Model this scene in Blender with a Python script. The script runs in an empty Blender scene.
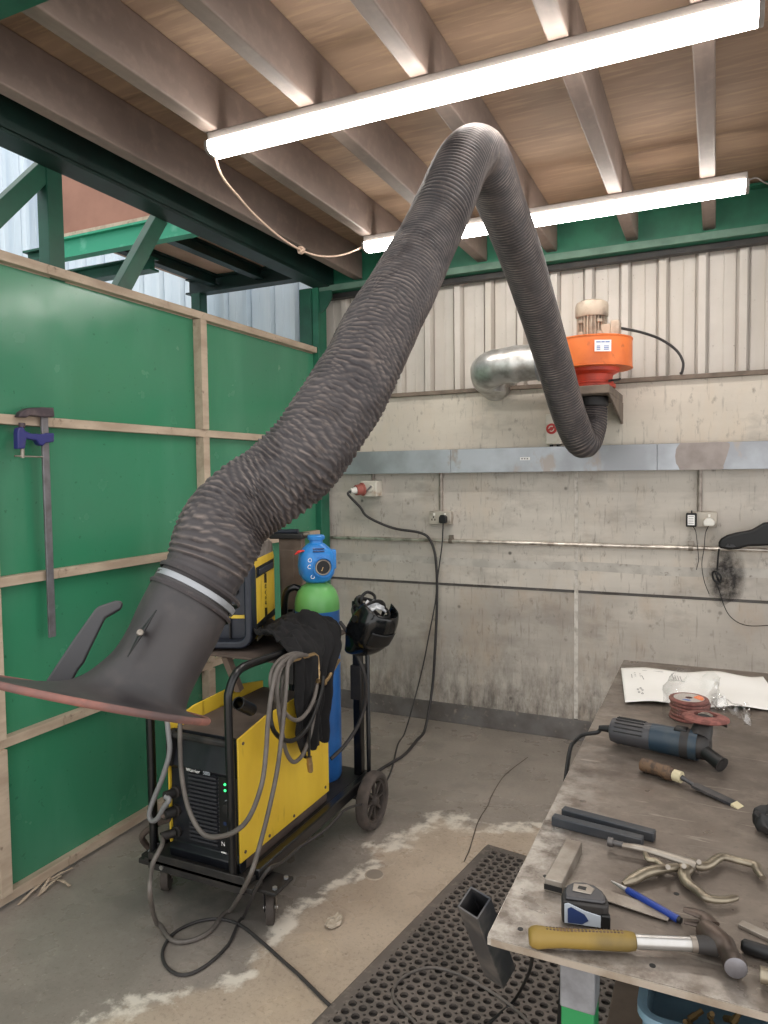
import bpy, bmesh, math, random
from mathutils import Vector, Matrix, noise as NZ
random.seed(7)
SC = bpy.context.scene
COL = SC.collection
PI = math.pi
V = Vector

# ------------------------------------------------------------------ camera
F, YAW, PITCH, ROLL = 715.18, 0.435517, 0.0520429, -0.0122589
CAM = V((0, 0, 1.6))
_f = V((-math.sin(YAW) * math.cos(PITCH), math.cos(YAW) * math.cos(PITCH), -math.sin(PITCH)))
_r = V((math.cos(YAW), math.sin(YAW), 0))
_u = _r.cross(_f)
RT = _r * math.cos(ROLL) + _u * math.sin(ROLL)
UP = _u * math.cos(ROLL) - _r * math.sin(ROLL)
FW = _f
cd = bpy.data.cameras.new('camera')
co = bpy.data.objects.new('camera', cd)
COL.objects.link(co)
co.matrix_world = Matrix(((RT.x, UP.x, -FW.x, CAM.x), (RT.y, UP.y, -FW.y, CAM.y), (RT.z, UP.z, -FW.z, CAM.z), (0, 0, 0, 1)))
cd.sensor_fit = 'HORIZONTAL'
cd.sensor_width = 36
cd.lens = F / 768 * 36
cd.clip_start = 0.02
SC.camera = co

# measured sight lines of the photograph, met with real planes of the room
def ray(u, v): return RT * ((u - 384) / F) + UP * (-(v - 512) / F) + FW
def at_x(u, v, x): d = ray(u, v); return CAM + d * (x / d.x)
def at_y(u, v, y): d = ray(u, v); return CAM + d * (y / d.y)
def at_z(u, v, z): d = ray(u, v); return CAM + d * ((z - 1.6) / d.z)
def at_d(u, v, k): return CAM + ray(u, v) * k

# ------------------------------------------------------------------ materials
def lin(c):
    def g(x):
        x /= 255.0
        return x / 12.92 if x <= .04045 else ((x + .055) / 1.055) ** 2.4
    return (g(c[0]), g(c[1]), g(c[2]), 1)

class NT:
    def __init__(s, name):
        s.m = bpy.data.materials.new(name); s.m.use_nodes = True
        s.t = s.m.node_tree; s.n = s.t.nodes; s.l = s.t.links
        s.b = s.n['Principled BSDF']
        s.tc = s.n.new('ShaderNodeTexCoord')
    def mapped(s, sc):
        mp = s.n.new('ShaderNodeMapping'); mp.inputs['Scale'].default_value = sc
        s.l.new(s.tc.outputs['Object'], mp.inputs['Vector']); return mp.outputs[0]
    def noise(s, scale, detail=4, stretch=(1, 1, 1), rough=.55, dist=0):
        t = s.n.new('ShaderNodeTexNoise'); t.inputs['Scale'].default_value = scale
        t.inputs['Detail'].default_value = detail; t.inputs['Roughness'].default_value = rough
        t.inputs['Distortion'].default_value = dist
        s.l.new(s.mapped(stretch), t.inputs['Vector']); return t.outputs['Fac']
    def vor(s, scale, stretch=(1, 1, 1)):
        t = s.n.new('ShaderNodeTexVoronoi'); t.inputs['Scale'].default_value = scale
        s.l.new(s.mapped(stretch), t.inputs['Vector']); return t.outputs['Distance']
    def ramp(s, fac, lo, hi, inv=False):
        r = s.n.new('ShaderNodeMapRange'); r.inputs['From Min'].default_value = lo; r.inputs['From Max'].default_value = hi
        if inv: r.inputs['To Min'].default_value = 1; r.inputs['To Max'].default_value = 0
        s.l.new(fac, r.inputs['Value']); return r.outputs[0]
    def mul(s, a, b):
        r = s.n.new('ShaderNodeMath'); r.operation = 'MULTIPLY'
        for i, x in enumerate((a, b)):
            if isinstance(x, (int, float)): r.inputs[i].default_value = x
            else: s.l.new(x, r.inputs[i])
        return r.outputs[0]
    def mix(s, fac, a, b):
        r = s.n.new('ShaderNodeMix'); r.data_type = 'RGBA'
        if isinstance(fac, (int, float)): r.inputs[0].default_value = fac
        else: s.l.new(fac, r.inputs[0])
        for k, x in ((6, a), (7, b)):
            if isinstance(x, tuple): r.inputs[k].default_value = lin(x)
            else: s.l.new(x, r.inputs[k])
        return r.outputs[2]
    def attr(s, name):
        a = s.n.new('ShaderNodeAttribute'); a.attribute_name = name; return a.outputs['Fac']
    def sepz(s):
        q = s.n.new('ShaderNodeSeparateXYZ'); s.l.new(s.tc.outputs['Object'], q.inputs[0]); return q.outputs
    def bump(s, fac, strength, dist=.01):
        b = s.n.new('ShaderNodeBump'); b.inputs['Strength'].default_value = strength; b.inputs['Distance'].default_value = dist
        s.l.new(fac, b.inputs['Height']); s.l.new(b.outputs[0], s.b.inputs['Normal'])
    def done(s, colour, rough=.6, metal=0):
        if isinstance(colour, tuple): s.b.inputs['Base Color'].default_value = lin(colour)
        else: s.l.new(colour, s.b.inputs['Base Color'])
        if isinstance(rough, (int, float)): s.b.inputs['Roughness'].default_value = rough
        else: s.l.new(rough, s.b.inputs['Roughness'])
        s.b.inputs['Metallic'].default_value = metal
        return s.m

def mat(name, col, rough=.6, metal=0, var=(), bump=None, spec=None):
    """colour varied by noise: var = (scale, colour, lo, hi, stretch, detail)"""
    t = NT(name); c = col
    for v in var:
        sc, c2, lo, hi = v[:4]
        st = v[4] if len(v) > 4 else (1, 1, 1)
        de = v[5] if len(v) > 5 else 5
        c = t.mix(t.ramp(t.noise(sc, de, st), lo, hi), c, c2)
    if bump: t.bump(t.noise(bump[0], 5), bump[1], bump[2] if len(bump) > 2 else .01)
    if spec is not None: t.b.inputs['Specular IOR Level'].default_value = spec
    return t.done(c, rough, metal)

def emit(name, col, strength):
    t = NT(name)
    t.b.inputs['Emission Color'].default_value = lin(col); t.b.inputs['Emission Strength'].default_value = strength
    return t.done(col, .4)

M = {}
def concrete(name, base, dark, rust, spots=.3, low=None):
    t = NT(name)
    c = t.mix(t.ramp(t.noise(1.6, 6), .38, .68), base, dark)
    c = t.mix(t.mul(t.ramp(t.noise(5, 7, (1, 1, .45), .65), .5, .75), .55), c, rust)
    c = t.mix(t.mul(t.ramp(t.noise(3.2, 6, (.22, 1, 2.6), .6), .44, .66), .5), c, dark)
    c = t.mix(t.mul(t.ramp(t.noise(4.4, 6, (.5, 1, 1), .65), .55, .7), .5), c, (134, 126, 119))
    c = t.mix(t.mul(t.ramp(t.noise(26, 4, (1, 1, .5), .7), .6, .74), .55), c, (88, 80, 73))
    c = t.mix(t.mul(t.ramp(t.vor(9), .13, .05), t.mul(t.ramp(t.noise(3.1, 2), .48, .6), spots)), c, (70, 66, 62))
    c = t.mix(t.mul(t.ramp(t.noise(60, 3, (1, 1, .12), .6), .6, .72), .3), c, (96, 88, 80))
    if low:
        z = t.sepz()[2]
        g = t.mul(t.ramp(z, low[1], low[0]), t.ramp(t.noise(11, 6, (1, 1, .35), .7), .42, .62))
        c = t.mix(t.mul(g, .75), c, (74, 66, 60))
    t.bump(t.noise(45, 6, (1, 1, 1), .7), .25, .004)
    return t.done(c, .9)

M['conc_up'] = concrete('light concrete', (214, 205, 192), (196, 187, 175), (208, 190, 168), .35)
M['conc_mid'] = concrete('stained concrete', (204, 196, 186), (176, 169, 161), (194, 176, 156), .8)
M['conc_low'] = concrete('dirty concrete', (195, 187, 177), (162, 154, 146), (178, 152, 126), .6, (.15, .6))
M['kicker'] = mat('painted concrete kicker', (112, 108, 106), .9, 0, [(6, (92, 86, 82), .4, .65), (30, (140, 130, 120), .6, .75)])
M['mortar'] = mat('mortar', (208, 202, 194), .95, 0, [(20, (170, 162, 153), .45, .65)])
M['wall_mark'] = mat('old smear', (172, 166, 159), .95, 0, [(9, (192, 186, 178), .4, .62), (30, (140, 132, 124), .6, .7)])
M['soot'] = mat('soot', (70, 66, 64), .95, 0, [(30, (140, 132, 122), .5, .7)])
M['clad'] = mat('off-white cladding', (196, 189, 181), .5, 0, [(2.2, (178, 171, 163), .4, .7), (9, (184, 176, 166), .5, .7, (1, 1, .1)), (50, (150, 140, 130), .68, .76)])
M['clad_daylit'] = mat('daylit cladding', (226, 236, 243), .5, 0, [(4, (208, 221, 232), .4, .7, (1, 1, .2))])  # bluish daylight put into the cladding colour
M['flash'] = mat('dusty ledge', (126, 112, 100), .85, 0, [(9, (100, 90, 80), .4, .65)])
M['ply'] = mat('plywood deck', (152, 127, 106), .75, 0, [(1.3, (132, 109, 90), .4, .66, (1, 5, 1)), (7, (168, 141, 114), .5, .75, (.7, 6, 1)), (3, (106, 87, 71), .62, .78, (.5, 3, 1))])
M['joist'] = mat('dusty joist', (126, 110, 101), .6, 0, [(3, (114, 99, 91), .4, .65, (6, .8, 3)), (20, (134, 118, 108), .5, .8)])
M['joist_pale'] = mat('pale brown deck underside', (206, 166, 144), .8, 0, [(5, (190, 150, 130), .4, .7)])
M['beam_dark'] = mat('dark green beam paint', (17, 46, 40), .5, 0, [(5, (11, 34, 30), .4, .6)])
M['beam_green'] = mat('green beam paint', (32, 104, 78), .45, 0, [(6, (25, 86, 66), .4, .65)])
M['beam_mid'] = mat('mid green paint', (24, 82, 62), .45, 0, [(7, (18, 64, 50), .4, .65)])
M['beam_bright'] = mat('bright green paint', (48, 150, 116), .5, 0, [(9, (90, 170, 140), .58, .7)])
M['board'] = mat('brown board', (156, 114, 96), .8, 0, [(6, (142, 102, 86), .4, .7)])
def panel_mat():
    t = NT('green painted sheet')
    c = t.mix(t.ramp(t.noise(1.2, 5), .35, .7), (56, 130, 96), (66, 126, 98))
    c = t.mix(t.mul(t.ramp(t.noise(4, 6, (1, 1, .3)), .5, .72), .5), c, (82, 146, 116))
    c = t.mix(t.mul(t.ramp(t.noise(38, 5), .66, .74), .5), c, (24, 70, 52))
    return t.done(c, t.ramp(t.noise(6, 4), -.3, 3.2), 0)
M['panel'] = panel_mat()
M['timber'] = mat('weathered timber', (188, 170, 150), .8, 0, [(5, (166, 147, 128), .4, .65, (4, 1, 4)), (30, (120, 104, 90), .62, .75)])
M['galv'] = mat('galvanised trunking', (176, 180, 186), .42, .55, [(2.5, (150, 152, 156), .42, .6), (7, (160, 152, 146), .6, .66, (1, 1, .6))])
M['galv_stain'] = mat('stained zinc', (158, 148, 143), .5, .35, [(12, (142, 132, 127), .4, .65)])
M['galv_pipe'] = mat('galvanised pipe', (220, 212, 202), .3, .8, [(14, (150, 140, 130), .45, .65)])
M['duct'] = mat('spiral duct', (200, 200, 198), .38, .75, [(12, (160, 158, 154), .45, .65)])
M['conduit'] = mat('conduit', (156, 147, 138), .5, .5, [(20, (110, 100, 94), .4, .7)])
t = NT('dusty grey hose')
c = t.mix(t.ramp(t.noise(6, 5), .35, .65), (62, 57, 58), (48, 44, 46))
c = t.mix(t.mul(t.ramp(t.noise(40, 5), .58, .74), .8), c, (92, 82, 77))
c = t.mix(t.mul(t.attr('worn'), t.ramp(t.noise(18, 5), .25, .7)), c, (134, 121, 114))  # light on the ridges painted in: paler crests over dark valleys
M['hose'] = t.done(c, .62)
M['hood'] = mat('dusty black hood', (58, 53, 53), .5, 0, [(4, (40, 38, 40), .35, .65), (24, (64, 58, 57), .5, .78)], (80, .15, .002))
M['rim'] = mat('worn red brown rim', (132, 86, 76), .6, 0, [(7, (84, 66, 64), .4, .62), (22, (158, 98, 82), .56, .7)])
M['dark_plastic'] = mat('dark plastic', (58, 57, 60), .45, 0, [(9, (70, 66, 66), .45, .7)])
M['black'] = mat('black', (9, 9, 10), .5)
M['black_dusty'] = mat('dusty black', (30, 28, 28), .6, 0, [(14, (50, 45, 42), .45, .7)])
M['black_tube'] = mat('black tube paint', (12, 13, 16), .3, 0, [(30, (46, 42, 40), .62, .72)])
M['slate'] = mat('dark slate plastic', (30, 35, 47), .45, 0, [(10, (40, 44, 56), .45, .7)])
M['panel_black'] = mat('black front', (19, 21, 27), .4, 0, [(16, (30, 31, 37), .45, .7)])
M['grille'] = mat('grille slat', (46, 46, 51), .6)
M['yellow'] = mat('yellow paint', (232, 196, 62), .42, 0, [(4, (216, 178, 50), .4, .65, (1, 1, .4)), (14, (166, 126, 30), .62, .74, (1, 1, .25))])
M['brown_top'] = mat('dusty brown top', (96, 82, 74), .8, 0, [(9, (78, 66, 60), .4, .65)])
M['blue_cyl'] = mat('blue cylinder', (46, 106, 176), .4, 0, [(9, (38, 92, 158), .4, .65)])
M['blue_cap'] = mat('blue valve guard', (46, 132, 206), .35, 0, [(16, (38, 116, 190), .45, .65)])
M['green_cyl'] = mat('light green shoulder', (104, 170, 96), .35, 0, [(7, (94, 160, 88), .4, .7)])
M['cloth'] = mat('black cloth', (14, 13, 15), .95, 0, [(30, (22, 20, 22), .45, .7)])
M['visor'] = mat('glossy black', (14, 16, 18), .14)
M['silver_pad'] = mat('silver padding', (190, 192, 196), .4, .3)
M['grey_cable'] = mat('grey cable', (104, 97, 92), .55, 0, [(15, (86, 80, 76), .4, .65)])
M['pale_cable'] = mat('pale grey cable', (130, 129, 130), .5)
M['dark_cable'] = mat('dark cable', (50, 47, 47), .6)
M['rope'] = mat('cream flex', (206, 178, 158), .7)
M['brass'] = mat('brass', (176, 148, 108), .35, .8)
M['old_brass'] = mat('old brass', (140, 116, 78), .45, .6)
M['chrome'] = mat('bright steel', (186, 184, 182), .32, .8, [(20, (170, 166, 160), .45, .7)])
M['steel'] = mat('dull steel', (156, 148, 138), .42, .6, [(18, (124, 114, 104), .42, .66)])
M['jaw_steel'] = mat('dull plated steel', (148, 138, 120), .35, .75, [(18, (112, 102, 90), .42, .66)])
M['dark_steel'] = mat('dark steel', (58, 59, 63), .45, .5, [(20, (98, 94, 92), .45, .7)])
M['bar_steel'] = mat('blackened bar', (56, 59, 64), .5, .4, [(20, (72, 72, 74), .45, .7)])
M['tyre'] = mat('dusty tyre', (84, 75, 70), .9, 0, [(20, (66, 60, 56), .4, .65)])
M['orange'] = mat('orange paint', (226, 118, 54), .45, 0, [(5, (204, 100, 48), .45, .7), (24, (190, 96, 50), .62, .74)])
M['red_orange'] = mat('red oxide', (196, 62, 36), .5, 0, [(9, (160, 54, 36), .45, .65)])
M['motor'] = mat('cream motor', (166, 152, 136), .55, .1, [(14, (120, 108, 96), .5, .7)])
M['white'] = mat('white plastic', (226, 222, 214), .4)
M['socket'] = mat('dusty metal socket', (184, 176, 164), .5, .3, [(20, (150, 142, 130), .5, .7)])
M['grey_box'] = mat('grey enclosure', (204, 198, 186), .5, 0, [(16, (170, 150, 130), .58, .72)])
M['red'] = mat('red plastic', (176, 48, 44), .5)
M['clamp_bar'] = mat('clamp bar steel', (128, 126, 130), .4, .5, [(20, (104, 100, 102), .4, .7)])
M['board_brown'] = mat('dusty brown backboard', (128, 110, 98), .8, 0, [(9, (106, 90, 80), .4, .65)])
M['beam_dusty'] = mat('dusty green flange', (92, 122, 106), .6, 0, [(7, (74, 102, 88), .4, .65)])
M['wheel_dark'] = mat('dusty wheel centre', (62, 55, 51), .75, 0, [(18, (80, 71, 65), .45, .7)])
M['dull_red'] = mat('faded red plug', (152, 84, 74), .55)
M['bright_red'] = mat('bright red tag', (216, 44, 40), .5)
M['sticker'] = mat('white sticker', (236, 234, 232), .5)
M['print_blue'] = mat('blue print', (96, 120, 176), .6)
M['print_grey'] = mat('grey print', (120, 116, 116), .7)
M['paper'] = mat('white paper', (236, 233, 228), .8, 0, [(3, (226, 222, 216), .4, .7)])
def bench_mat():
    t = NT('bench steel')
    c = t.mix(t.ramp(t.noise(3.5, 7, (1, 1, 1), .62), .36, .66), (128, 117, 107), (100, 90, 82))
    c = t.mix(t.mul(t.ramp(t.noise(16, 7, (1, 1.3, 1), .72), .5, .72), .55), c, (150, 139, 128))
    c = t.mix(t.mul(t.ramp(t.noise(7, 6, (1, 1, 1), .7, .8), .56, .72), .6), c, (80, 70, 63))
    c = t.mix(t.mul(t.ramp(t.noise(60, 4, (1, 1.5, 1), .7), .56, .7), .5), c, (84, 75, 68))
    c = t.mix(t.mul(t.ramp(t.noise(26, 3, (.25, 2.2, 1), .6, .6), .64, .7), .5), c, (172, 163, 152))
    w = t.mul(t.attr('worn'), t.ramp(t.noise(19, 6, (1, 1, 1), .7), .38, .6))
    c = t.mix(t.mul(w, .8), c, (196, 189, 180))
    t.bump(t.noise(22, 6), .12, .003)
    return t.done(c, t.ramp(t.noise(9, 5), .12, .95), .5)
M['bench'] = bench_mat()
M['bench_edge'] = mat('ground edge', (186, 180, 172), .32, .85, [(12, (150, 138, 124), .45, .65)])
M['tape_grey'] = mat('grey tape', (140, 142, 146), .5, .1, [(14, (112, 112, 116), .45, .65)])
M['shelf'] = mat('dirty shelf board', (104, 90, 78), .85, 0, [(9, (82, 70, 62), .4, .65)])
M['crate'] = mat('blue grey crate', (122, 152, 170), .4, 0, [(8, (106, 136, 154), .4, .7)])
M['rubber'] = mat('dusty rubber mat', (108, 99, 93), .85, 0, [(5, (90, 83, 78), .4, .65), (40, (122, 112, 104), .55, .7)])
M['rubber_base'] = mat('mat base', (40, 36, 34), .95)
M['wood_handle'] = mat('old wood handle', (100, 76, 55), .6, 0, [(22, (58, 43, 33), .45, .6, (3, 1, 3))])
M['ferrule'] = mat('pale ferrule', (196, 184, 150), .5)
M['hammer_grip'] = mat('yellow rubber grip', (130, 106, 44), .55, 0, [(9, (88, 74, 42), .42, .66)])
M['hammer_head'] = mat('worn hammer head', (94, 80, 71), .42, .55, [(12, (70, 60, 54), .42, .66)])
M['pen_blue'] = mat('blue barrel', (26, 54, 132), .35)
M['clamp_blue'] = mat('dark blue enamel', (42, 46, 112), .45, 0, [(20, (60, 58, 96), .5, .7)])
M['clamp_iron'] = mat('dull iron', (74, 64, 70), .5, .4, [(16, (110, 98, 96), .5, .7)])
M['teal'] = mat('teal tool body', (28, 48, 62), .45, 0, [(18, (50, 60, 66), .5, .7)])
M['flap'] = mat('flap disc abrasive', (138, 86, 78), .9, 0, [(60, (108, 66, 60), .45, .6)])
M['disc_label'] = mat('disc label', (176, 166, 158), .6)
M['disc_orange'] = mat('orange label', (226, 122, 70), .6)
M['navy'] = mat('navy label', (32, 50, 92), .45)
M['silver_label'] = mat('silver label', (168, 174, 182), .4)
M['leg_green'] = mat('green leg', (30, 128, 72), .5)
M['led'] = emit('green led', (60, 255, 130), 1.6)
M['tube'] = emit('lit diffuser', (255, 250, 243), 24)
M['lamp_body'] = mat('lamp body', (128, 121, 116), .5)
M['salt'] = mat('pale scrap', (172, 160, 144), .8)
M['crack'] = mat('crack', (84, 74, 66), .95)
M['ring'] = mat('pale ring', (174, 160, 145), .9)
M['plug_floor'] = mat('floor cap', (138, 127, 116), .8)
def film():
    t = NT('clear film'); n = t.n
    g = n.new('ShaderNodeBsdfGlossy'); g.inputs['Roughness'].default_value = .15
    tr = n.new('ShaderNodeBsdfTransparent'); mx = n.new('ShaderNodeMixShader')
    lw = n.new('ShaderNodeLayerWeight'); lw.inputs[0].default_value = .35
    a = t.ramp(lw.outputs['Facing'], .0, 1.7)
    t.l.new(a, mx.inputs[0]); t.l.new(tr.outputs[0], mx.inputs[1]); t.l.new(g.outputs[0], mx.inputs[2])
    t.l.new(mx.outputs[0], n['Material Output'].inputs['Surface']); return t.m
M['film'] = film()

# ------------------------------------------------------------------ mesh building
WM = {}
def wm(o): return WM.get(o.name, Matrix())

class MB:
    def __init__(s, X=None): s.v = []; s.f = []; s.k = []; s.X = X or Matrix(); s.cur = 0
    def add(s, vs, fs, X=None):
        T = s.X @ X if X is not None else s.X
        n = len(s.v); s.v += [T @ V(p) for p in vs]
        s.f += [tuple(i + n for i in f) for f in fs]; s.k += [s.cur] * len(fs); return s
    def mat(s, i): s.cur = i; return s
    def box(s, x0, x1, y0, y1, z0, z1, X=None):
        vs = [(x, y, z) for z in (z0, z1) for y in (y0, y1) for x in (x0, x1)]
        return s.add(vs, [(0, 2, 3, 1), (4, 5, 7, 6), (0, 1, 5, 4), (2, 6, 7, 3), (0, 4, 6, 2), (1, 3, 7, 5)], X)
    def rings(s, rs, c0=True, c1=True, closed=False, X=None):
        n = len(rs[0]); vs = [p for r in rs for p in r]; fs = []
        m = len(rs)
        for i in range(m if closed else m - 1):
            a = i * n; b = ((i + 1) % m) * n
            for j in range(n):
                k = (j + 1) % n; fs.append((a + j, a + k, b + k, b + j))
        if not closed:
            if c0: fs.append(tuple(range(n - 1, -1, -1)))
            if c1: fs.append(tuple(range((m - 1) * n, m * n)))
        return s.add(vs, fs, X)
    def cyl(s, p0, p1, r0, r1=None, seg=20, c0=True, c1=True):
        return s.tube([p0, p1], [r0, r0 if r1 is None else r1], seg, caps=(c0, c1))
    def tube(s, pts, r, seg=10, closed=False, caps=(True, True), sq=None, flat=1.0, upv=None):
        pts = [V(p) for p in pts]; m = len(pts)
        rr = r if isinstance(r, (list, tuple)) else [r] * m
        rs = []; nrm = None
        for i in range(m):
            a = pts[(i - 1) % m] if (closed or i) else pts[0]; b = pts[(i + 1) % m] if (closed or i < m - 1) else pts[-1]
            t = (b - a).normalized()
            if nrm is None:
                h = V(upv) if upv is not None else (V((0, 0, 1)) if abs(t.z) < .9 else V((1, 0, 0)))
                nrm = (h - t * h.dot(t)).normalized()
            else:
                nrm = (nrm - t * nrm.dot(t)).normalized()
            bn = t.cross(nrm)
            rs.append([pts[i] + (nrm * math.cos(2 * PI * j / seg + (PI / 4 if seg == 4 else 0)) * flat + bn * math.sin(2 * PI * j / seg + (PI / 4 if seg == 4 else 0))) * rr[i] for j in range(seg)])
        return s.rings(rs, caps[0], caps[1], closed)
    def lathe(s, prof, seg=32, X=None, closed=False, caps=(True, True)):
        rs = [[(r * math.cos(2 * PI * j / seg), r * math.sin(2 * PI * j / seg), z) for j in range(seg)] for r, z in prof]
        return s.rings(rs, caps[0], caps[1], closed, X)
    def prism(s, o, z0, z1, X=None):
        n = len(o); vs = [(x, y, z0) for x, y in o] + [(x, y, z1) for x, y in o]
        return s.add(vs, [tuple(range(n - 1, -1, -1)), tuple(range(n, 2 * n))] + [(i, (i + 1) % n, n + (i + 1) % n, n + i) for i in range(n)], X)
    def sphere(s, c, rx, ry, rz, seg=20, rg=12, X=None):
        c = V(c); rs = []
        for i in range(1, rg):
            a = PI * i / rg - PI / 2
            rs.append([(c.x + rx * math.cos(a) * math.cos(2 * PI * j / seg), c.y + ry * math.cos(a) * math.sin(2 * PI * j / seg), c.z + rz * math.sin(a)) for j in range(seg)])
        return s.rings(rs, True, True, False, X)
    def grid(s, fn, nu, nv):
        vs = [fn(i / (nu - 1), j / (nv - 1)) for j in range(nv) for i in range(nu)]
        return s.add(vs, [(j * nu + i, j * nu + i + 1, (j + 1) * nu + i + 1, (j + 1) * nu + i) for j in range(nv - 1) for i in range(nu - 1)])
    def build(s, name, mats, parent=None, smooth=38, bevel=0, solid=0, sub=0, seg=2, origin=None):
        me = bpy.data.meshes.new(name)
        if parent is not None: I = wm(parent).inverted(); org = None
        else:
            if origin is None:
                xs = [p.x for p in s.v]; ys = [p.y for p in s.v]; zs = [p.z for p in s.v]
                origin = V(((min(xs) + max(xs)) / 2, (min(ys) + max(ys)) / 2, min(zs)))
            I = Matrix.Translation(-V(origin))
        me.from_pydata([I @ p for p in s.v], [], s.f)
        if not isinstance(mats, (list, tuple)): mats = [mats]
        for m in mats: me.materials.append(m)
        if len(mats) > 1: me.polygons.foreach_set('material_index', s.k)
        bm = bmesh.new(); bm.from_mesh(me); bmesh.ops.recalc_face_normals(bm, faces=bm.faces); bm.to_mesh(me); bm.free()
        if smooth:
            me.polygons.foreach_set('use_smooth', [True] * len(me.polygons))
            me.set_sharp_from_angle(angle=math.radians(smooth))
        o = bpy.data.objects.new(name, me); COL.objects.link(o)
        if parent is not None: o.parent = parent; WM[o.name] = wm(parent)
        else: o.location = origin; WM[o.name] = Matrix.Translation(V(origin))
        if solid: d = o.modifiers.new('solid', 'SOLIDIFY'); d.thickness = solid; d.offset = 0
        if bevel: d = o.modifiers.new('bevel', 'BEVEL'); d.width = bevel; d.segments = seg; d.limit_method = 'ANGLE'; d.angle_limit = math.radians(35)
        if sub: d = o.modifiers.new('sub', 'SUBSURF'); d.levels = sub; d.render_levels = sub
        return o

def tag(o, label, cat, group=None, kind=None):
    o['label'] = label; o['category'] = cat
    if group: o['group'] = group
    if kind: o['kind'] = kind
    return o
def thing(name, label, cat, loc=(0, 0, 0), group=None, X=None):
    o = bpy.data.objects.new(name, None); COL.objects.link(o)
    Mx = X if X is not None else Matrix.Translation(V(loc))
    o.matrix_world = Mx; WM[o.name] = Mx.copy(); o.empty_display_size = .05
    return tag(o, label, cat, group)
def struct(mb, name, m, **k):
    o = mb.build(name, m, **k); o['kind'] = 'structure'; return o
def text(s, size, X, m, parent, name='lettering', align='LEFT', ext=.0004, shear=0):
    c = bpy.data.curves.new('t', 'FONT'); c.body = s; c.size = size; c.extrude = ext; c.align_x = align; c.align_y = 'CENTER'; c.shear = shear
    o = bpy.data.objects.new('t', c); COL.objects.link(o)
    bpy.context.view_layer.update()
    dg = bpy.context.evaluated_depsgraph_get()
    me = bpy.data.meshes.new_from_object(o.evaluated_get(dg)); bpy.data.objects.remove(o)
    me.transform((wm(parent).inverted() if parent is not None else Matrix()) @ X)
    me.materials.clear(); me.materials.append(m); me.name = name
    r = bpy.data.objects.new(name, me); COL.objects.link(r)
    if parent is not None: r.parent = parent
    return r
def frame(o, x, y, z=None):
    x = V(x).normalized(); y = V(y); y = (y - x * y.dot(x)).normalized(); z = x.cross(y); o = V(o)
    return Matrix(((x.x, y.x, z.x, o.x), (x.y, y.y, z.y, o.y), (x.z, y.z, z.z, o.z), (0, 0, 0, 1)))
def spline(pts, n=8, closed=False):
    pts = [V(p) for p in pts]; out = []; m = len(pts)
    for i in range(m if closed else m - 1):
        p1 = pts[i]; p2 = pts[(i + 1) % m]
        p0 = pts[i - 1] if (i or closed) else p1 * 2 - p2
        p3 = pts[(i + 2) % m] if (i + 2 < m or closed) else p2 * 2 - p1
        for k in range(n):
            t = k / n
            out.append(.5 * ((2 * p1) + (p2 - p0) * t + (2 * p0 - 5 * p1 + 4 * p2 - p3) * t * t + (3 * p1 - p0 - 3 * p2 + p3) * t ** 3))
    if not closed: out.append(pts[-1])
    return out
def above(pts, z):
    return [V((p[0], p[1], max(p[2], z))) for p in pts]
def smooth01(x, a, b):
    t = max(0, min(1, (x - a) / (b - a))); return t * t * (3 - 2 * t)
# ------------------------------------------------------------------ the room
YW, XP = 4.288, -2.424          # back wall face, partition sheet face
FARX, RX = -5.2, 2.6

# floor: dense where it is seen, with its old stain boundaries
SALT = [(-1.75, 1.1), (-1.529, 1.574), (-1.40, 1.80), (-1.40, 2.0), (-1.393, 2.208), (-1.317, 2.422), (-1.306, 2.674), (-1.138, 3.016), (-.743, 3.107), (-.45, 3.25), (.3, 3.35)]
def salt_d(x, y):
    best = 9; sg = 1
    for (ax, ay), (bx, by) in zip(SALT, SALT[1:]):
        dx, dy = bx - ax, by - ay
        t = max(0, min(1, ((x - ax) * dx + (y - ay) * dy) / (dx * dx + dy * dy)))
        ex, ey = x - ax - t * dx, y - ay - t * dy
        d = math.hypot(ex, ey)
        if d < best: best = d; sg = 1 if dx * ey - dy * ex < 0 else -1
    return best * sg
def lines(a, b, st): n = int(round((b - a) / st)); return [a + (b - a) * i / n for i in range(n + 1)]
xs = [FARX, -4, -3.2, -2.7] + lines(-2.44, .3, .016) + [.8, 1.6, RX]
ys = [-3, -1.5, 0, .8] + lines(1.3, 4.29, .018)
vs = []; salt = []; beige = []; dark = []
for y in ys:
    for x in xs:
        vs.append((x, y, 0))
        w = V((x * 3, y * 3, 0)); n1 = NZ.noise(w) * .10 + NZ.noise(w * 3.3) * .05 + NZ.noise(w * 9) * .03
        d = salt_d(x, y) + n1
        br = .5 + .5 * NZ.noise(V((x * 9, y * 9, 3))) + .5 * NZ.noise(V((x * 26, y * 26, 5)))
        wid = .05 + .09 * max(0, NZ.noise(V((x * 2.2, y * 2.2, 9))) + .1)
        salt.append(math.exp(-(d / wid) ** 2) * max(0, min(1, br)) * (1.0 if y < 3.3 else .5))
        beige.append(smooth01(d, -.03, .05))
        dark.append(max(math.exp(-((x + 1.75) / .42) ** 2 - ((y - 2.15) / .38) ** 2), .5 * math.exp(-((x + 1.9) / .5) ** 2 - ((y - 2.9) / .7) ** 2)))  # floor darker beneath and beside the trolley
nx = len(xs)
fs = [(j * nx + i, j * nx + i + 1, (j + 1) * nx + i + 1, (j + 1) * nx + i) for j in range(len(ys) - 1) for i in range(nx - 1)]
me = bpy.data.meshes.new('floor'); me.from_pydata(vs, [], fs)
for nm, arr in (('salt', salt), ('beige', beige), ('trolley_dark', dark)):
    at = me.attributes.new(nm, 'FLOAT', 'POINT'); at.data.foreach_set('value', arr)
t = NT('concrete floor')
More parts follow.
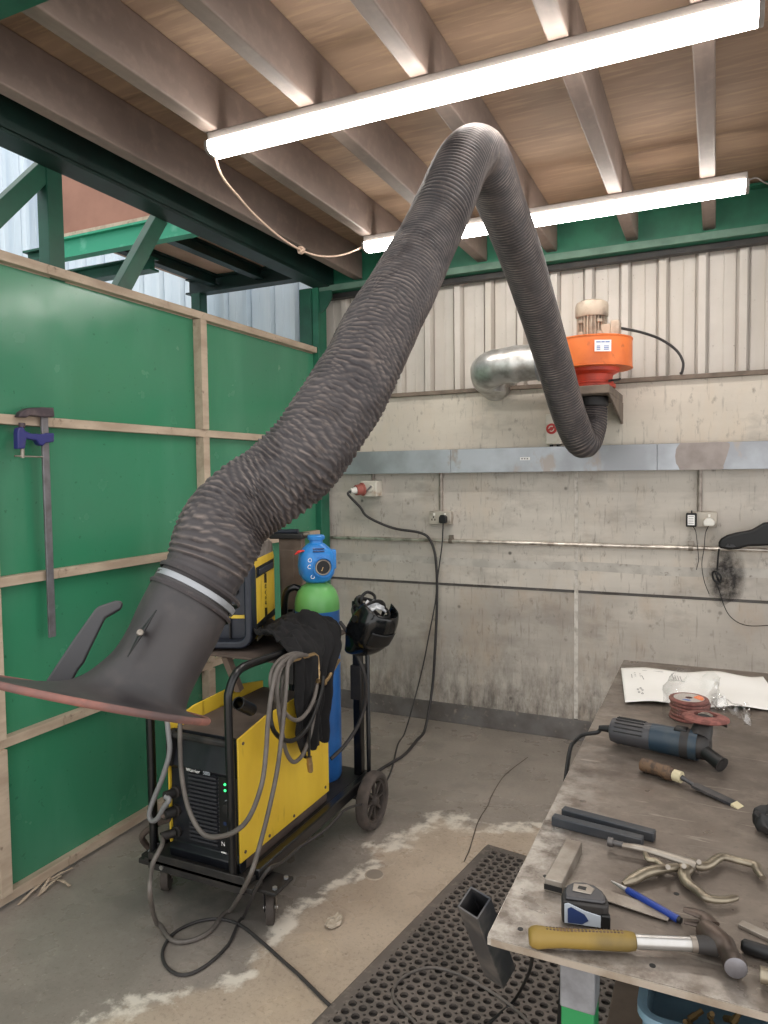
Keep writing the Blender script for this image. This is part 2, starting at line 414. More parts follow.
g = t.mix(t.ramp(t.noise(2.4, 6), .36, .66), (156, 146, 137), (136, 127, 119))
g = t.mix(t.mul(t.ramp(t.noise(9, 7, (1, 1, 1), .7), .5, .72), .5), g, (172, 163, 153))
b = t.mix(t.ramp(t.noise(3.5, 6), .38, .66), (190, 173, 155), (172, 155, 138))
b = t.mix(t.mul(t.ramp(t.noise(16, 6, (1, 1, 1), .7), .56, .72), .5), b, (148, 130, 115))
g = t.mix(t.mul(t.ramp(t.noise(4.5, 7, (1, 1, 1), .68), .54, .7), .6), g, (104, 98, 93))
c = t.mix(t.attr('beige'), g, b)
c = t.mix(t.mul(t.ramp(t.noise(62, 5, (1, 1, 1), .8), .52, .68), .45), c, (100, 90, 82))
c = t.mix(t.mul(t.ramp(t.noise(48, 4, (1, 1, 1), .7), .6, .72), .4), c, (206, 194, 180))
c = t.mix(t.mul(t.attr('trolley_dark'), t.mul(t.ramp(t.noise(5, 6), .3, .6), .85)), c, (92, 89, 87))
sa = t.n.new('ShaderNodeMath'); sa.operation = 'MULTIPLY_ADD'; t.l.new(t.noise(30, 6, (1, 1, 1), .75), sa.inputs[0]); sa.inputs[1].default_value = 1.1; t.l.new(t.attr('salt'), sa.inputs[2])
c = t.mix(t.mul(t.ramp(sa.outputs[0], .80, 1.12), .85), c, (226, 217, 204))
c = t.mix(t.mul(t.ramp(t.vor(26), .16, .06), t.mul(t.ramp(t.noise(7, 3), .5, .62), .6)), c, (92, 82, 74))
t.bump(t.noise(60, 5), .12, .003)
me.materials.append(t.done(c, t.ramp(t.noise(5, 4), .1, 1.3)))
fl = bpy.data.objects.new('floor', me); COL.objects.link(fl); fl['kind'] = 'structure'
mb = MB().box(FARX - .2, RX, -3, YW + .3, -.2, -.012); struct(mb, 'floor_slab', M['kicker'])
# crack running out from the wall towards the mat
P = spline([at_z(u, v, .0012) for u, v in ((528, 757), (505, 775), (492, 795), (488, 805), (478, 822), (470, 848), (464, 862))], 5)
mb = MB()
for i, p in enumerate(P): mb.v.append(p + V((.0028 + .003 * NZ.noise(p * 40), 0, 0))); mb.v.append(p - V((.0028, .002 * NZ.noise(p * 60), 0)))
mb.f = [(2 * i, 2 * i + 1, 2 * i + 3, 2 * i + 2) for i in range(len(P) - 1)]; mb.k = [0] * len(mb.f)
struct(mb, 'floor_crack', M['crack'])

# back wall: dirty lower panels, stained middle panels, lighter upper band, cladding above
mb = MB()
for a, b in ((XP - .6, -.758), (-.736, RX)): mb.box(a, b, YW, YW + .18, 0, .886)
struct(mb, 'wall_back', M['conc_low'])
mb = MB()
for a, b in ((XP - .6, -.758), (-.736, RX)): mb.box(a, b, YW - .006, YW + .18, .905, 1.66)
struct(mb, 'wall_back', M['conc_mid'])
struct(MB().box(XP - .6, RX, YW - .004, YW + .18, 1.66, 2.10), 'wall_back', M['conc_up'])
struct(MB().box(FARX, XP - .6, YW, YW + .18, 0, 2.1), 'wall_back', M['conc_mid'])
struct(MB().box(XP - .6, RX, YW + .014, YW + .17, .05, 1.64), 'wall_core', M['kicker'])
struct(MB().box(-.758, -.736, YW + .001, YW + .1, .13, 1.62), 'trim_joint', M['mortar'])
struct(MB().box(XP - .3, RX, YW - .010, YW + .02, 0, .125), 'baseboard_back', M['kicker'], bevel=.003)
struct(MB().box(XP - .25, RX, YW - .035, YW + .12, 2.10, 2.125), 'trim_ledge', M['flash'], bevel=.003)
# old grey stripe, drip marks and soot on the concrete
mb = MB()
pp = [(x, 1.02 + .012 * NZ.noise(V((x * 2, 0, 0))), 1.07 + .012 * NZ.noise(V((x * 2.4, 5, 0)))) for x in lines(XP - .05, RX, .12)]
for x, a, b in pp: mb.v += [V((x, YW - .0072, a)), V((x, YW - .0072, b))]
mb.f = [(2 * i, 2 * i + 2, 2 * i + 3, 2 * i + 1) for i in range(len(pp) - 1)]; mb.k = [0] * len(mb.f)
struct(mb, 'wall_stripe', M['wall_mark'], smooth=0)
def blot(cx, cz, rx, rz, m, nm, seed, y=YW - .0078):
    mb = MB(); n = 40
    mb.v = [V((cx, y, cz))] + [V((cx + rx * math.cos(a) * (1 + .35 * NZ.noise(V((math.cos(a) * 1.7, math.sin(a) * 1.7, seed)))), y, cz + rz * math.sin(a) * (1 + .35 * NZ.noise(V((math.cos(a) * 1.7, math.sin(a) * 1.7, seed + 7)))))) for a in (2 * PI * k / n for k in range(n))]
    mb.f = [(0, 1 + k, 1 + (k + 1) % n) for k in range(n)]; mb.k = [0] * n
    struct(mb, nm, m, smooth=0)
t = NT('faint soot'); tr = t.n.new('ShaderNodeBsdfTransparent'); mx = t.n.new('ShaderNodeMixShader')
t.done((58, 55, 54), .95)
gr = t.n.new('ShaderNodeTexGradient'); gr.gradient_type = 'SPHERICAL'
mp = t.n.new('ShaderNodeMapping'); mp.inputs['Location'].default_value = (0, 0, -1); mp.inputs['Scale'].default_value = (9, 9, 4.6)
mp.inputs['Location'].default_value = (0, 0, -.75)
t.l.new(t.tc.outputs['Object'], mp.inputs[0]); t.l.new(mp.outputs[0], gr.inputs[0])
fac = t.mul(t.ramp(gr.outputs['Fac'], .05, .6), t.ramp(t.noise(16, 6, (1, 1, 1), .7), .3, .62))
t.l.new(fac, mx.inputs[0]); t.l.new(tr.outputs[0], mx.inputs[1]); t.l.new(t.b.outputs[0], mx.inputs[2]); t.l.new(mx.outputs[0], t.n['Material Output'].inputs[0])
blot(.05, 1.05, .12, .165, t.m, 'wall_soot', 3, YW - .009)

# corrugated cladding
def cladding(name, m, p0, p1, z0, z1, n_in, pitch=.2005, off=0.0, lift=.034):
    p0 = V(p0); p1 = V(p1); L = (p1 - p0).length; d = (p1 - p0).normalized(); n_in = V(n_in)
    prof = [(0, 0)]; s = off
    while s < L:
        for a, h in ((-.036, 0), (-.0345, -.012), (-.031, -.012), (-.030, 0), (-.018, lift), (.018, lift), (.028, 0), (.0305, -.016), (.037, -.016), (.0385, 0)):
            if 0 < s + a < L: prof.append((s + a, h))
        for a in (.105,):
            if 0 < s + a < L: prof += [(s + a - .004, 0), (s + a, .003), (s + a + .004, 0)]
        s += pitch
    prof.append((L, 0)); mb = MB()
    for a, h in prof:
        q = p0 + d * a + n_in * h; mb.v += [V((q.x, q.y, z0)), V((q.x, q.y, z1))]
    mb.f = [(2 * i, 2 * i + 2, 2 * i + 3, 2 * i + 1) for i in range(len(prof) - 1)]; mb.k = [0] * len(mb.f)
    return struct(mb, name, m, smooth=0)
cladding('wall_back_cladding', M['clad'], (XP - .12, YW + .06, 0), (RX, YW + .06, 0), 2.10, 3.3, (0, -1, 0), off=(-.484 - XP + .12) % .2005)
cladding('wall_back_cladding', M['clad_daylit'], (FARX, YW + .06, 0), (XP - .12, YW + .06, 0), 2.10, 5.0, (0, -1, 0), off=.1)
cladding('wall_left_cladding', M['clad_daylit'], (FARX, -3, 0), (FARX, YW + .06, 0), 0, 5.0, (1, 0, 0))

# ceiling: plywood deck on joists
struct(MB().box(-2.36, RX, 1.28, YW + .02, 3.06, 3.09), 'ceiling', M['ply'])
JX = [-2.125, -1.70, -1.29, -.875, -.435, -.05, .37, .79, 1.21, 1.63, 2.05]
def joist_mb(x):
    mb = MB(); y0, y1 = 1.36, 4.235; z0, z1 = 2.868, 3.06; t_ = .004; w = .062
    # folded channel: web on the left, top and bottom flanges with a small lip
    o = [(-w / 2, z0), (w / 2, z0), (w / 2, z0 + .016), (w / 2 - t_, z0 + .016), (w / 2 - t_, z0 + t_), (-w / 2 + t_, z0 + t_), (-w / 2 + t_, z1 - t_), (w / 2 - t_, z1 - t_), (w / 2 - t_, z1 - .016), (w / 2, z1 - .016), (w / 2, z1), (-w / 2, z1)]
    if True:
        o = [(-w / 2, z0), (w / 2, z0), (w / 2, z1), (-w / 2, z1)]
    n = len(o); mb.v = [V((x + a, y0, b)) for a, b in o] + [V((x + a, y1, b)) for a, b in o]
    mb.f = [tuple(range(n)), tuple(range(2 * n - 1, n - 1, -1))] + [(i, (i + 1) % n, n + (i + 1) % n, n + i) for i in range(n)]; mb.k = [0] * len(mb.f)
    return mb
for i, x in enumerate(JX): struct(joist_mb(x), 'ceiling_joist', M['joist'], bevel=.006, seg=3)
def ibeam(name, m, p0, p1, h, w, tf=.012, tw=.008):
    p0 = V(p0); p1 = V(p1); d = (p1 - p0).normalized(); sd = d.cross(V((0, 0, 1))).normalized()
    o = [(-w / 2, 0), (w / 2, 0), (w / 2, tf), (tw / 2, tf), (tw / 2, h - tf), (w / 2, h - tf), (w / 2, h), (-w / 2, h), (-w / 2, h - tf), (-tw / 2, h - tf), (-tw / 2, tf), (-w / 2, tf)]
    n = len(o); mb = MB(); mb.v = [p + sd * a + V((0, 0, b)) for p in (p0, p1) for a, b in o]
    mb.f = [tuple(range(n)), tuple(range(2 * n - 1, n - 1, -1))] + [(i, (i + 1) % n, n + (i + 1) % n, n + i) for i in range(n)]; mb.k = [0] * len(mb.f)
    return struct(mb, name, m, smooth=0)
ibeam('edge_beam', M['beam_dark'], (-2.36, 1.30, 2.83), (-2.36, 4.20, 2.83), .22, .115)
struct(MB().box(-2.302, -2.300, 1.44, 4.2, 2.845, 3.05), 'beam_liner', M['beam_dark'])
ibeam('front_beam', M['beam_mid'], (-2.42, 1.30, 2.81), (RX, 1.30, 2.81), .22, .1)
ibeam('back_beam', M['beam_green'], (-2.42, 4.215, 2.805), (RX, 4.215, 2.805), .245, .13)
struct(MB().box(-2.42, RX, 4.146, 4.150, 2.80, 2.838), 'beam_flange', M['beam_dusty'])
struct(MB().box(-2.40, RX, 4.235, 4.285, 2.772, 2.8045), 'beam_shade_strip', M['black_dusty'])  # added dark strip, paints in the shade below the back beam
# corner column and gusset
mb = MB().box(-2.52, -2.425, 4.12, 4.26, 0, 2.83)
struct(mb, 'column', M['beam_mid'], bevel=.006)
struct(MB().box(-2.4245, -2.380, 4.13, 4.24, 0, 2.83), 'column_flange', M['beam_green'], bevel=.003)
mb = MB().prism([(0, 0), (.11, 0), (.11, -.05), (.06, -.12), (0, -.15)], -.006, .006, Matrix(((1, 0, 0, -2.395), (0, 0, 1, 4.15), (0, 1, 0, 2.805), (0, 0, 0, 1))))
struct(mb, 'gusset', M['beam_mid'])
# bracing above the partition
def bar(name, m, a, b, w, t_, n=(1, 0, 0)):
    a = V(a); b = V(b); X = frame(a, b - a, n); L = (b - a).length
    return struct(MB().box(0, L, -t_ / 2, t_ / 2, -w / 2, w / 2, X), name, m, bevel=.003)
bar('brace_post', M['beam_mid'], (-2.45, 2.11, 2.40), (-2.45, 2.11, 2.84), .075, .06)
bar('brace', M['beam_mid'], (-2.45, 1.70, 2.40), (-2.45, 2.10, 2.85), .07, .05)
bar('brace', M['beam_mid'], (-2.45, 2.44, 2.40), (-2.45, 2.74, 2.85), .072, .05)
# neighbouring platform seen above the partition
ibeam('platform_beam', M['beam_bright'], (-3.42, 3.0, 2.845), (-2.45, 3.0, 2.845), .115, .06)
struct(MB().box(-3.41, -2.45, 2.985, 3.03, 2.962, 2.985), 'platform_edge', M['timber'])
struct(MB().box(-3.40, -2.45, 3.01, 3.03, 2.985, 3.75), 'platform_board', M['board'])
ibeam('platform_beam', M['beam_mid'], (-3.80, 3.1, 2.905), (-2.45, 3.1, 2.905), .065, .08)
ibeam('platform_beam', M['beam_mid'], (-3.74, 3.3, 2.81), (-3.0, 3.3, 2.81), .08, .08)
struct(MB().box(-3.45, -2.45, 3.12, 4.2, 3.01, 3.03), 'platform_deck', M['joist_pale'])
ibeam('platform_beam', M['beam_dark'], (-3.45, 4.15, 2.90), (-2.45, 4.15, 2.90), .11, .09)
for x in (-3.2, -2.82): ibeam('platform_joist', M['beam_dark'], (x, 3.12, 2.93), (x, 4.12, 2.93), .08, .06)
struct(MB().box(-3.40, -3.32, 4.1, 4.18, 0, 2.9), 'platform_column', M['beam_mid'], bevel=.004)

# partition: green sheets in a timber frame
struct(MB().box(XP - .012, XP, .2, 4.13, 0.02, 2.40), 'wall_left', M['panel'])
k = 1
for z in (2.4225, 1.823, 1.22, .62, .035):
    struct(MB().box(XP + .0005, XP + .037, .2, 4.12, z - .0185, z + .0185), 'trim_rail', M['timber'], bevel=.002)
struct(MB().box(XP - .05, XP + .0, .2, 4.12, 2.40, 2.445), 'trim_cap', M['timber'])
for y in (.55, 1.742, 2.955):
    for z0, z1 in ((.054, .601), (.639, 1.201), (1.239, 1.804), (1.842, 2.4)):
        struct(MB().box(XP + .0005, XP + .052, y - .024, y + .024, z0, z1), 'trim_stud', M['timber'], bevel=.002)
# ------------------------------------------------------------------ ceiling lamps
def lamp(name, label, x0, x1, y, group):
    r = thing(name, label, 'lamp', ((x0 + x1) / 2, y, 2.785), group)
    zt = 2.866
    MB().box(x0, x1, y - .034, y + .034, zt - .034, zt).build('lamp_body', M['lamp_body'], r, bevel=.004)
    o = [(-.043, .0), (-.045, -.018), (-.040, -.042), (-.026, -.053), (0, -.056), (.026, -.053), (.040, -.042), (.045, -.018), (.043, .0)]
    mb = MB(); L = []
    for x in (x0 + .008, x1 - .008): L.append([(x, y + a, zt - .034 + b * .76) for a, b in o])
    mb.rings(L); mb.build('diffuser', M['tube'], r)
    for xa, xb in ((x0 - .006, x0 + .008), (x1 - .008, x1 + .006)):
        mb = MB(); mb.rings([[(x, y + a * 1.03, zt - .033 + b * .80) for a, b in o] for x in (xa, xb)]); mb.build('end_cap', M['lamp_body'], r, bevel=.002)
    return r
lamp('batten_lamp', 'long lit batten lamp nearer the camera, crossing in front of the hose', -1.715, .095, 2.215, 'batten lamps under the ceiling joists')
lamp('batten_lamp', 'long lit batten lamp behind the hose, beside the green beam', -1.715, .106, 3.50, 'batten lamps under the ceiling joists')
pts = [(-1.717, 2.215, 2.82)] + [at_y(u, v, y) for u, v, y in ((222, 176, 2.26), (238, 196, 2.4), (255, 215, 2.55), (280, 237, 2.75), (301, 250, 2.92), (320, 256, 3.08), (340, 255.5, 3.25), (356, 250, 3.42))] + [(-1.717, 3.50, 2.83)]
r = thing('lamp_flex', 'knotted cream flex slung between the two batten lamps', 'cable', pts[5])
MB().tube(spline(pts, 6), .0045, 8).build('flex', M['rope'], r)
p = V(pts[5]); mb = MB()
for k in range(3):
    a = k * 2.1; R = Matrix.Rotation(a, 3, 'X') @ Matrix.Rotation(.8 * k, 3, 'Z')
    mb.tube([p + R @ V((.014 * math.cos(t), .014 * math.sin(t), .004 * math.sin(2 * t))) for t in (2 * PI * q / 14 for q in range(14))], .0055, 8, closed=True)
mb.build('knot', M['rope'], r)
pts = [(.112, 3.50, 2.84)] + [at_y(u, v, 3.55) for u, v in ((757, 178), (768, 184), (790, 186))]
tag(MB().tube(spline(pts, 5), .0035, 6).build('lamp_feed', M['lamp_body']), 'thin feed wire leaving the right end of the rear batten lamp', 'cable')
# ------------------------------------------------------------------ fume extraction arm
arm = thing('extraction_arm', 'grey corrugated fume extraction arm with a dark flared hood hanging above the trolley', 'extraction arm', (-.60, 3.87, 1.99))
# hood, modelled in its own plane of symmetry
HP = at_d(100, 655, 1.41)
e3 = (CAM - HP).normalized(); e1 = V((0, 0, 1)).cross(e3).normalized(); e2 = e3.cross(e1)
def hp(u, v, off=0.0):
    d = ray(u, v); k = ((HP + e3 * off - CAM).dot(e3)) / d.dot(e3); return CAM + d * k
P = [V((-.60, 3.87, 1.985)), V((-.60, 3.87, 1.92)), V((-.602, 3.85, 1.835)), at_d(583, 442, 3.68), at_d(570, 417, 3.59), at_d(552, 356, 3.36), at_d(532, 290, 3.06), at_d(517, 245, 2.84), at_d(500, 201, 2.64), at_d(489, 170, 2.48), at_d(477, 153, 2.36), at_d(462, 165, 2.25), at_d(446, 200, 2.15), at_d(430, 235, 2.08), at_d(407, 280, 1.93), at_d(384, 322, 1.80), at_d(362, 366, 1.72), at_d(338, 408, 1.665), at_d(307, 452, 1.62), at_d(276, 481, 1.60), at_d(247, 502, 1.58), at_d(227, 522, 1.556), hp(214, 547), hp(204.5, 570), hp(194.5, 590)]
fine = spline(P, 24)
S = [0]
for a, b in zip(fine, fine[1:]): S.append(S[-1] + (b - a).length)
LEN = S[-1]
def along(s):
    lo = 0; hi = len(S) - 1
    while hi - lo > 1:
        m = (lo + hi) // 2
        if S[m] <= s: lo = m
        else: hi = m
    k = (s - S[lo]) / (S[hi] - S[lo]); return fine[lo].lerp(fine[hi], k)
PITCH_H = .0150; NS = int(LEN / PITCH_H * 5); SEG = 56
mb = MB(); rs = []; nrm = None; worn = []  # worn: ridge crest mask for the painted highlights
dirs = []
for i in range(NS + 1):
    s = LEN * i / NS
    dirs.append((along(min(LEN, s + .02)) - along(max(0, s - .02))).normalized())
knee = LEN - .36
for i in range(NS + 1):
    s = LEN * i / NS; c = along(s); tdir = dirs[i]
    if nrm is None: nrm = V((1, 0, 0))
    nrm = (nrm - tdir * nrm.dot(tdir)).normalized(); bn = tdir.cross(nrm)
    # bending: inner side is squeezed into deeper folds
    j0, j1 = max(0, i - 12), min(NS, i + 12)
    bend = (dirs[j1] - dirs[j0]); bm_ = bend.length; bdir = bend.normalized() if bm_ > 1e-6 else nrm
    kk = smooth01(s, LEN - 1.35, LEN - .5) * (1 - smooth01(s, LEN - .13, LEN - .05))
    base = .0815 + .004 * smooth01(s, .5, 2.0) + .008 * kk
    if s < .05: base -= .004
    base -= .004 * smooth01(s, LEN - .07, LEN - .03)
    ring = []
    for j in range(SEG):
        a = 2 * PI * j / SEG
        d = nrm * math.cos(a) + bn * math.sin(a)
        inn = max(0, d.dot(bdir)) * min(1, bm_ * 1.6)
        ph = s / PITCH_H + a / (2 * PI)
        wv = V((math.cos(a) * 1.5, math.sin(a) * 1.5, s * 6))
        ph += kk * (1.6 * NZ.noise(wv) + .9 * NZ.noise(wv * 2.7))
        q = ph - math.floor(ph)
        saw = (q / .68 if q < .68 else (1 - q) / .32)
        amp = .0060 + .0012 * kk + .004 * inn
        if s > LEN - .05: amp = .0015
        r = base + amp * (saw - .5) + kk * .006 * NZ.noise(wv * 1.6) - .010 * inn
        ring.append(c + d * r); worn.append(max(0, (saw - .62) / .38) if .05 < s < LEN - .05 else 0)  # crest mask for the painted ridge highlights
    rs.append(ring)
mb.rings(rs, False, False)
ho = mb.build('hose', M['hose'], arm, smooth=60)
at = ho.data.attributes.new('worn', 'FLOAT', 'POINT'); at.data.foreach_set('value', worn)  # on the hose: ridge crests that get the painted highlights
mb = MB().lathe([(.088, 0), (.088, .045), (.080, .045), (.080, 0)], 40, Matrix.Translation((-.60, 3.87, 1.943)), closed=True)
mb.build('collar', M['black_dusty'], arm, bevel=.003)
tilt = math.radians(-.7); E3 = e3 * math.cos(tilt) - e2 * math.sin(tilt)
LR = [((158, 570), (229, 612)), ((154, 577), (226, 618)), ((149, 587), (223, 626)), ((139, 606), (216, 642)), ((129, 628), (207, 659)), ((116, 649), (198, 676)), ((100, 664), (190, 692)), ((84, 675), (186, 703)), ((66, 681), (185, 710)), ((38, 682), (187, 713)), ((8, 679.5), (192, 715.5)), ((-15, 677), (200, 718.5)), ((-30, 675.5), (206.5, 720.5))]
def hood_ring(l, r, shrink=0, seg=56, tl=None):
    L = hp(*l); R_ = hp(*r); c = (L + R_) / 2; a = (R_ - L).length / 2; u = (R_ - L).normalized()
    w_ = (E3 - u * E3.dot(u)).normalized()
    return [c + (u * math.cos(2 * PI * j / seg) + w_ * math.sin(2 * PI * j / seg)) * (a - shrink) for j in range(seg)], c, u, w_, a
outer = [hood_ring(l, r)[0] for l, r in LR]
def resample(rs, n):
    out = []
    m = len(rs)
    cols = [spline([rs[i][j] for i in range(m)], n) for j in range(len(rs[0]))]
    return [[cols[j][i] for j in range(len(cols))] for i in range(len(cols[0]))]
mb = MB().rings(resample(outer, 4), False, False)
hood = mb.build('hood', M['hood'], arm, smooth=50, solid=.004)
ring, c, u, w_, a = hood_ring(*LR[-1])
mb = MB().tube(ring, .0070, 10, closed=True); mb.build('rim', M['rim'], hood)
# band clamping the hose on the cuff
L, R_ = hp(161, 573), hp(229, 612)
c = (L + R_) / 2; a = (R_ - L).length / 2 + .008; u = (R_ - L).normalized(); w_ = (E3 - u * E3.dot(u)).normalized(); ax = u.cross(w_)
mb = MB(); X = frame(c, u, w_)
mb.lathe([(a, -.007), (a + .002, -.006), (a + .002, .006), (a, .007), (a - .004, .007), (a - .004, -.007)], 56, X, closed=True)
mb.build('clamp_band', M['galv'], arm)
for sgn in (-1, 1):
    mb = MB().lathe([(a + .003, .012 * sgn * 1.6 - .005), (a + .006, .012 * sgn * 1.6), (a + .003, .012 * sgn * 1.6 + .005), (a - .003, .012 * sgn * 1.6)], 56, X, closed=True)
    mb.build('cuff_fold', M['hose'], arm)
# handle behind the hood flange: a tapering bar with a cranked grip
o = [(42, 687), (57, 664), (75, 637), (95, 609), (99, 606), (115, 600.5), (121, 600.5), (123.5, 604), (121.5, 609), (105.5, 618), (97, 635.5), (88, 654), (84, 663), (79, 669), (75, 676), (68, 690)]
mb = MB(); n = len(o)
A = [hp(u_, v_, -.055) for u_, v_ in o]; B = [hp(u_, v_, -.055) - e3 * .032 for u_, v_ in o]
mb.v = A + B; mb.f = [tuple(range(n)), tuple(range(2 * n - 1, n - 1, -1))] + [(i, (i + 1) % n, n + (i + 1) % n, n + i) for i in range(n)]; mb.k = [0] * len(mb.f)
mb.build('handle', M['dark_plastic'], arm, bevel=.007, seg=3)
# damper lever on the hood wall
off = .093
a0, a1, pc = hp(156.5, 610, off), hp(127.5, 657, off), hp(142, 632, off)
dd = (a1 - a0).normalized()
mb = MB().tube([a0, a0.lerp(pc, .6), pc, a1.lerp(pc, .6), a1], [.0016, .0045, .007, .0045, .0016], 8, flat=.6)
lv = mb.build('damper_lever', M['black'], arm)
MB().cyl(hp(142, 632, off - .03), hp(142, 632, off + .004), .006, seg=14).build('pivot', M['black'], lv)
MB().lathe([(.0058, 0), (.0064, .003), (.0045, .005), (.003, .005), (.003, .003)], 18, frame(hp(140, 632.5, off + .004), e1, e2)).build('pivot_nut', M['steel'], lv)

# ------------------------------------------------------------------ extractor fan on its wall bracket
FC = V((-.602, 3.87, 0))
fan = thing('extractor_fan', 'orange centrifugal extractor fan with cream motor on a wall bracket', 'fan', (-.602, 3.87, 1.99))
def volute(r):
    o = []
    for k in range(41):
        a = -PI / 2 + 2 * PI * k / 40 * .75 - PI * 0
        rr = r * (1 - .06 * k / 40)
        o.append((rr * math.cos(a), rr * math.sin(a)))
    return o
o = []
for k in range(44):
    a = PI / 2 - (PI * 1.5) * k / 43          # clockwise from the back, round the right, to the left
    rr = .212 - .02 * k / 43
    o.append((rr * math.cos(a), rr * math.sin(a)))
o += [(-.20, .03), (-.27, .03), (-.27, .212)]
X = Matrix.Translation((FC.x, FC.y, 0))
MB().prism(o, 2.135, 2.279, X).build('volute', M['orange'], fan, bevel=.006, seg=3)
oo = [(x * 1.012, y * 1.012) for x, y in o]
for z in (2.135, 2.279): MB().prism(oo, z - .003, z + .003, X).build('seam_flange', M['orange'], fan)
MB().lathe([(.145, 2.132), (.142, 2.115), (.112, 2.10), (.105, 2.06), (.125, 2.052), (.125, 2.035)], 40, X).build('inlet_cone', M['red_orange'], fan)
MB().lathe([(.108, 2.068), (.114, 2.066), (.114, 2.058), (.108, 2.056)], 40, X, closed=True).build('inlet_clamp', M['red_orange'], fan)
MB().cyl((FC.x + .1, FC.y - .07, 2.062), (FC.x + .16, FC.y - .09, 2.064), .006, seg=8).build('clamp_bolt', M['dark_steel'], fan)
MX = X @ Matrix.Translation((.005, 0, -.018))
mb = MB().lathe([(.062, 2.297), (.062, 2.43)], 36, MX)
mot = mb.build('motor', M['motor'], fan)
for k in range(26):
    a = 2 * PI * k / 26
    if 5 <= k <= 6: continue
    Xf = MX @ Matrix.Rotation(a, 4, 'Z')
    if k == 0: finb = MB()
    finb.box(.058, .077, -.0018, .0018, 2.305, 2.425, Xf)
finb.build('cooling_fins', M['motor'], mot)
MB().lathe([(.079, 2.418), (.083, 2.425), (.083, 2.475), (.078, 2.492), (.06, 2.502), (.0, 2.506)], 36, MX, caps=(True, False)).build('fan_cowl', M['motor'], mot)
for a in (-.9, -2.2):
    Xf = MX @ Matrix.Rotation(a, 4, 'Z')
    for z in (2.33, 2.39): MB().box(.066, .082, -.014, .014, z - .008, z + .008, Xf).build('lug', M['motor'], mot, bevel=.002)
mb = MB().box(.05, .10, -.05, .03, 2.30, 2.372, MX); mb.build('terminal_neck', M['motor'], mot, bevel=.003)
mb = MB().box(.10, .142, -.06, .04, 2.296, 2.386, MX); tb = mb.build('terminal_box', M['motor'], mot, bevel=.005)
ph_ = .44
XS = frame((FC.x + .2075 * math.sin(ph_), FC.y - .2175 * math.cos(ph_) , 2.222), (math.cos(ph_), math.sin(ph_), 0), (0, 0, 1)) @ Matrix.Translation((-.041, 0, .0))
st = MB(XS).box(0, .082, -.030, .026, 0, .0012).build('sticker', M['sticker'], fan)
XS = XS @ Matrix.Translation((0, 0, .0013))
mb = MB()
for x0, x1, y in ((.008, .03, .016), (.033, .05, .016), (.053, .074, .016)): mb.box(x0, x1, y - .003, y + .003, 0, .0004, XS)
for x0, x1 in ((.01, .028), (.046, .07)):
    for y in (-.004, -.012, -.02): mb.box(x0, x1 - .004 * ((y * 1000) % 2), y - .0022, y + .0022, 0, .0004, XS)
mb.build('print', M['print_blue'], st)
# bracket
b = MB().box(-.735, -.485, 3.69, 4.252, 1.992, 2.032)
br = b.build('bracket_plate', M['flash'], fan, bevel=.003)
for x in (-.497, -.735):
    Xg = Matrix(((0, 0, 1, x), (1, 0, 0, 0), (0, 1, 0, 0), (0, 0, 0, 1)))
    MB().prism([(3.70, 1.991), (4.279, 1.991), (4.279, 1.872), (4.262, 1.872)], 0, .012, Xg).build('gusset_plate', M['flash'], fan, bevel=.002)
cp = [(-.46, 3.85, 2.34), at_y(620, 328, 3.95), at_y(640, 332, 4.08), at_y(660, 339, 4.2), at_y(676, 350, 4.235), at_y(683, 362, 4.235), at_y(682, 372, 4.235), (-.185, 4.24, 2.13)]
MB().tube(spline(cp, 6), .0075, 8).build('motor_cable', M['dark_cable'], fan)
# duct
d = thing('exhaust_duct', 'galvanised duct elbow running from the orange fan into the wall', 'duct', (-1.0, 3.98, 2.1))
pp = spline([(-.876, 3.975, 2.212), (-.99, 3.975, 2.21), (-1.10, 3.98, 2.205), (-1.185, 4.01, 2.195), (-1.222, 4.09, 2.175), (-1.226, 4.19, 2.155), (-1.226, 4.36, 2.13)], 5)
rr = []
for i, p in enumerate(pp): rr.append(.099 + (.004 if i in (6, 7, 12, 17, 22) else 0))
MB().tube(pp, rr, 36).build('elbow', M['duct'], d, smooth=50)
MB().tube([(-.90, 3.975, 2.212), (-.875, 3.975, 2.212)], .107, 36).build('collar', M['galv'], d, bevel=.003)
MB().cyl((-1.19, 4.14, 2.07), (-1.19, 4.15, 2.12), .06, seg=24).build('drain_stub', M['duct'], d)
# isolator under the fan
r = thing('isolator_switch', 'small cream isolator box with red rotary switch under the fan', 'switch', (-.865, 4.26, 1.76))
MB().box(-.91, -.82, 4.205, 4.284, 1.765, 1.94).build('case', M['grey_box'], r, bevel=.006)
kn = MB().lathe([(.031, 0), (.031, .006), (.027, .008)], 28, frame((-.874, 4.204, 1.855), (1, 0, 0), (0, 0, 1))).build('dial', M['red'], r)
MB().box(-.024, .024, -.006, .006, .008, .018, frame((-.874, 4.204, 1.855), (1, 0, .5), (-.5, 0, 1))).build('grip', M['red'], kn, bevel=.002)
MB().lathe([(.017, .008), (.017, .0095), (.012, .0095), (.012, .008)], 24, frame((-.874, 4.204, 1.855), (1, 0, 0), (0, 0, 1)), closed=True).build('dial_ring', M['grey_box'], kn)
for x in (-.885, -.845): MB().cyl((x, 4.25, 1.749), (x, 4.25, 1.768), .011, seg=12).build('gland', M['black'], r)
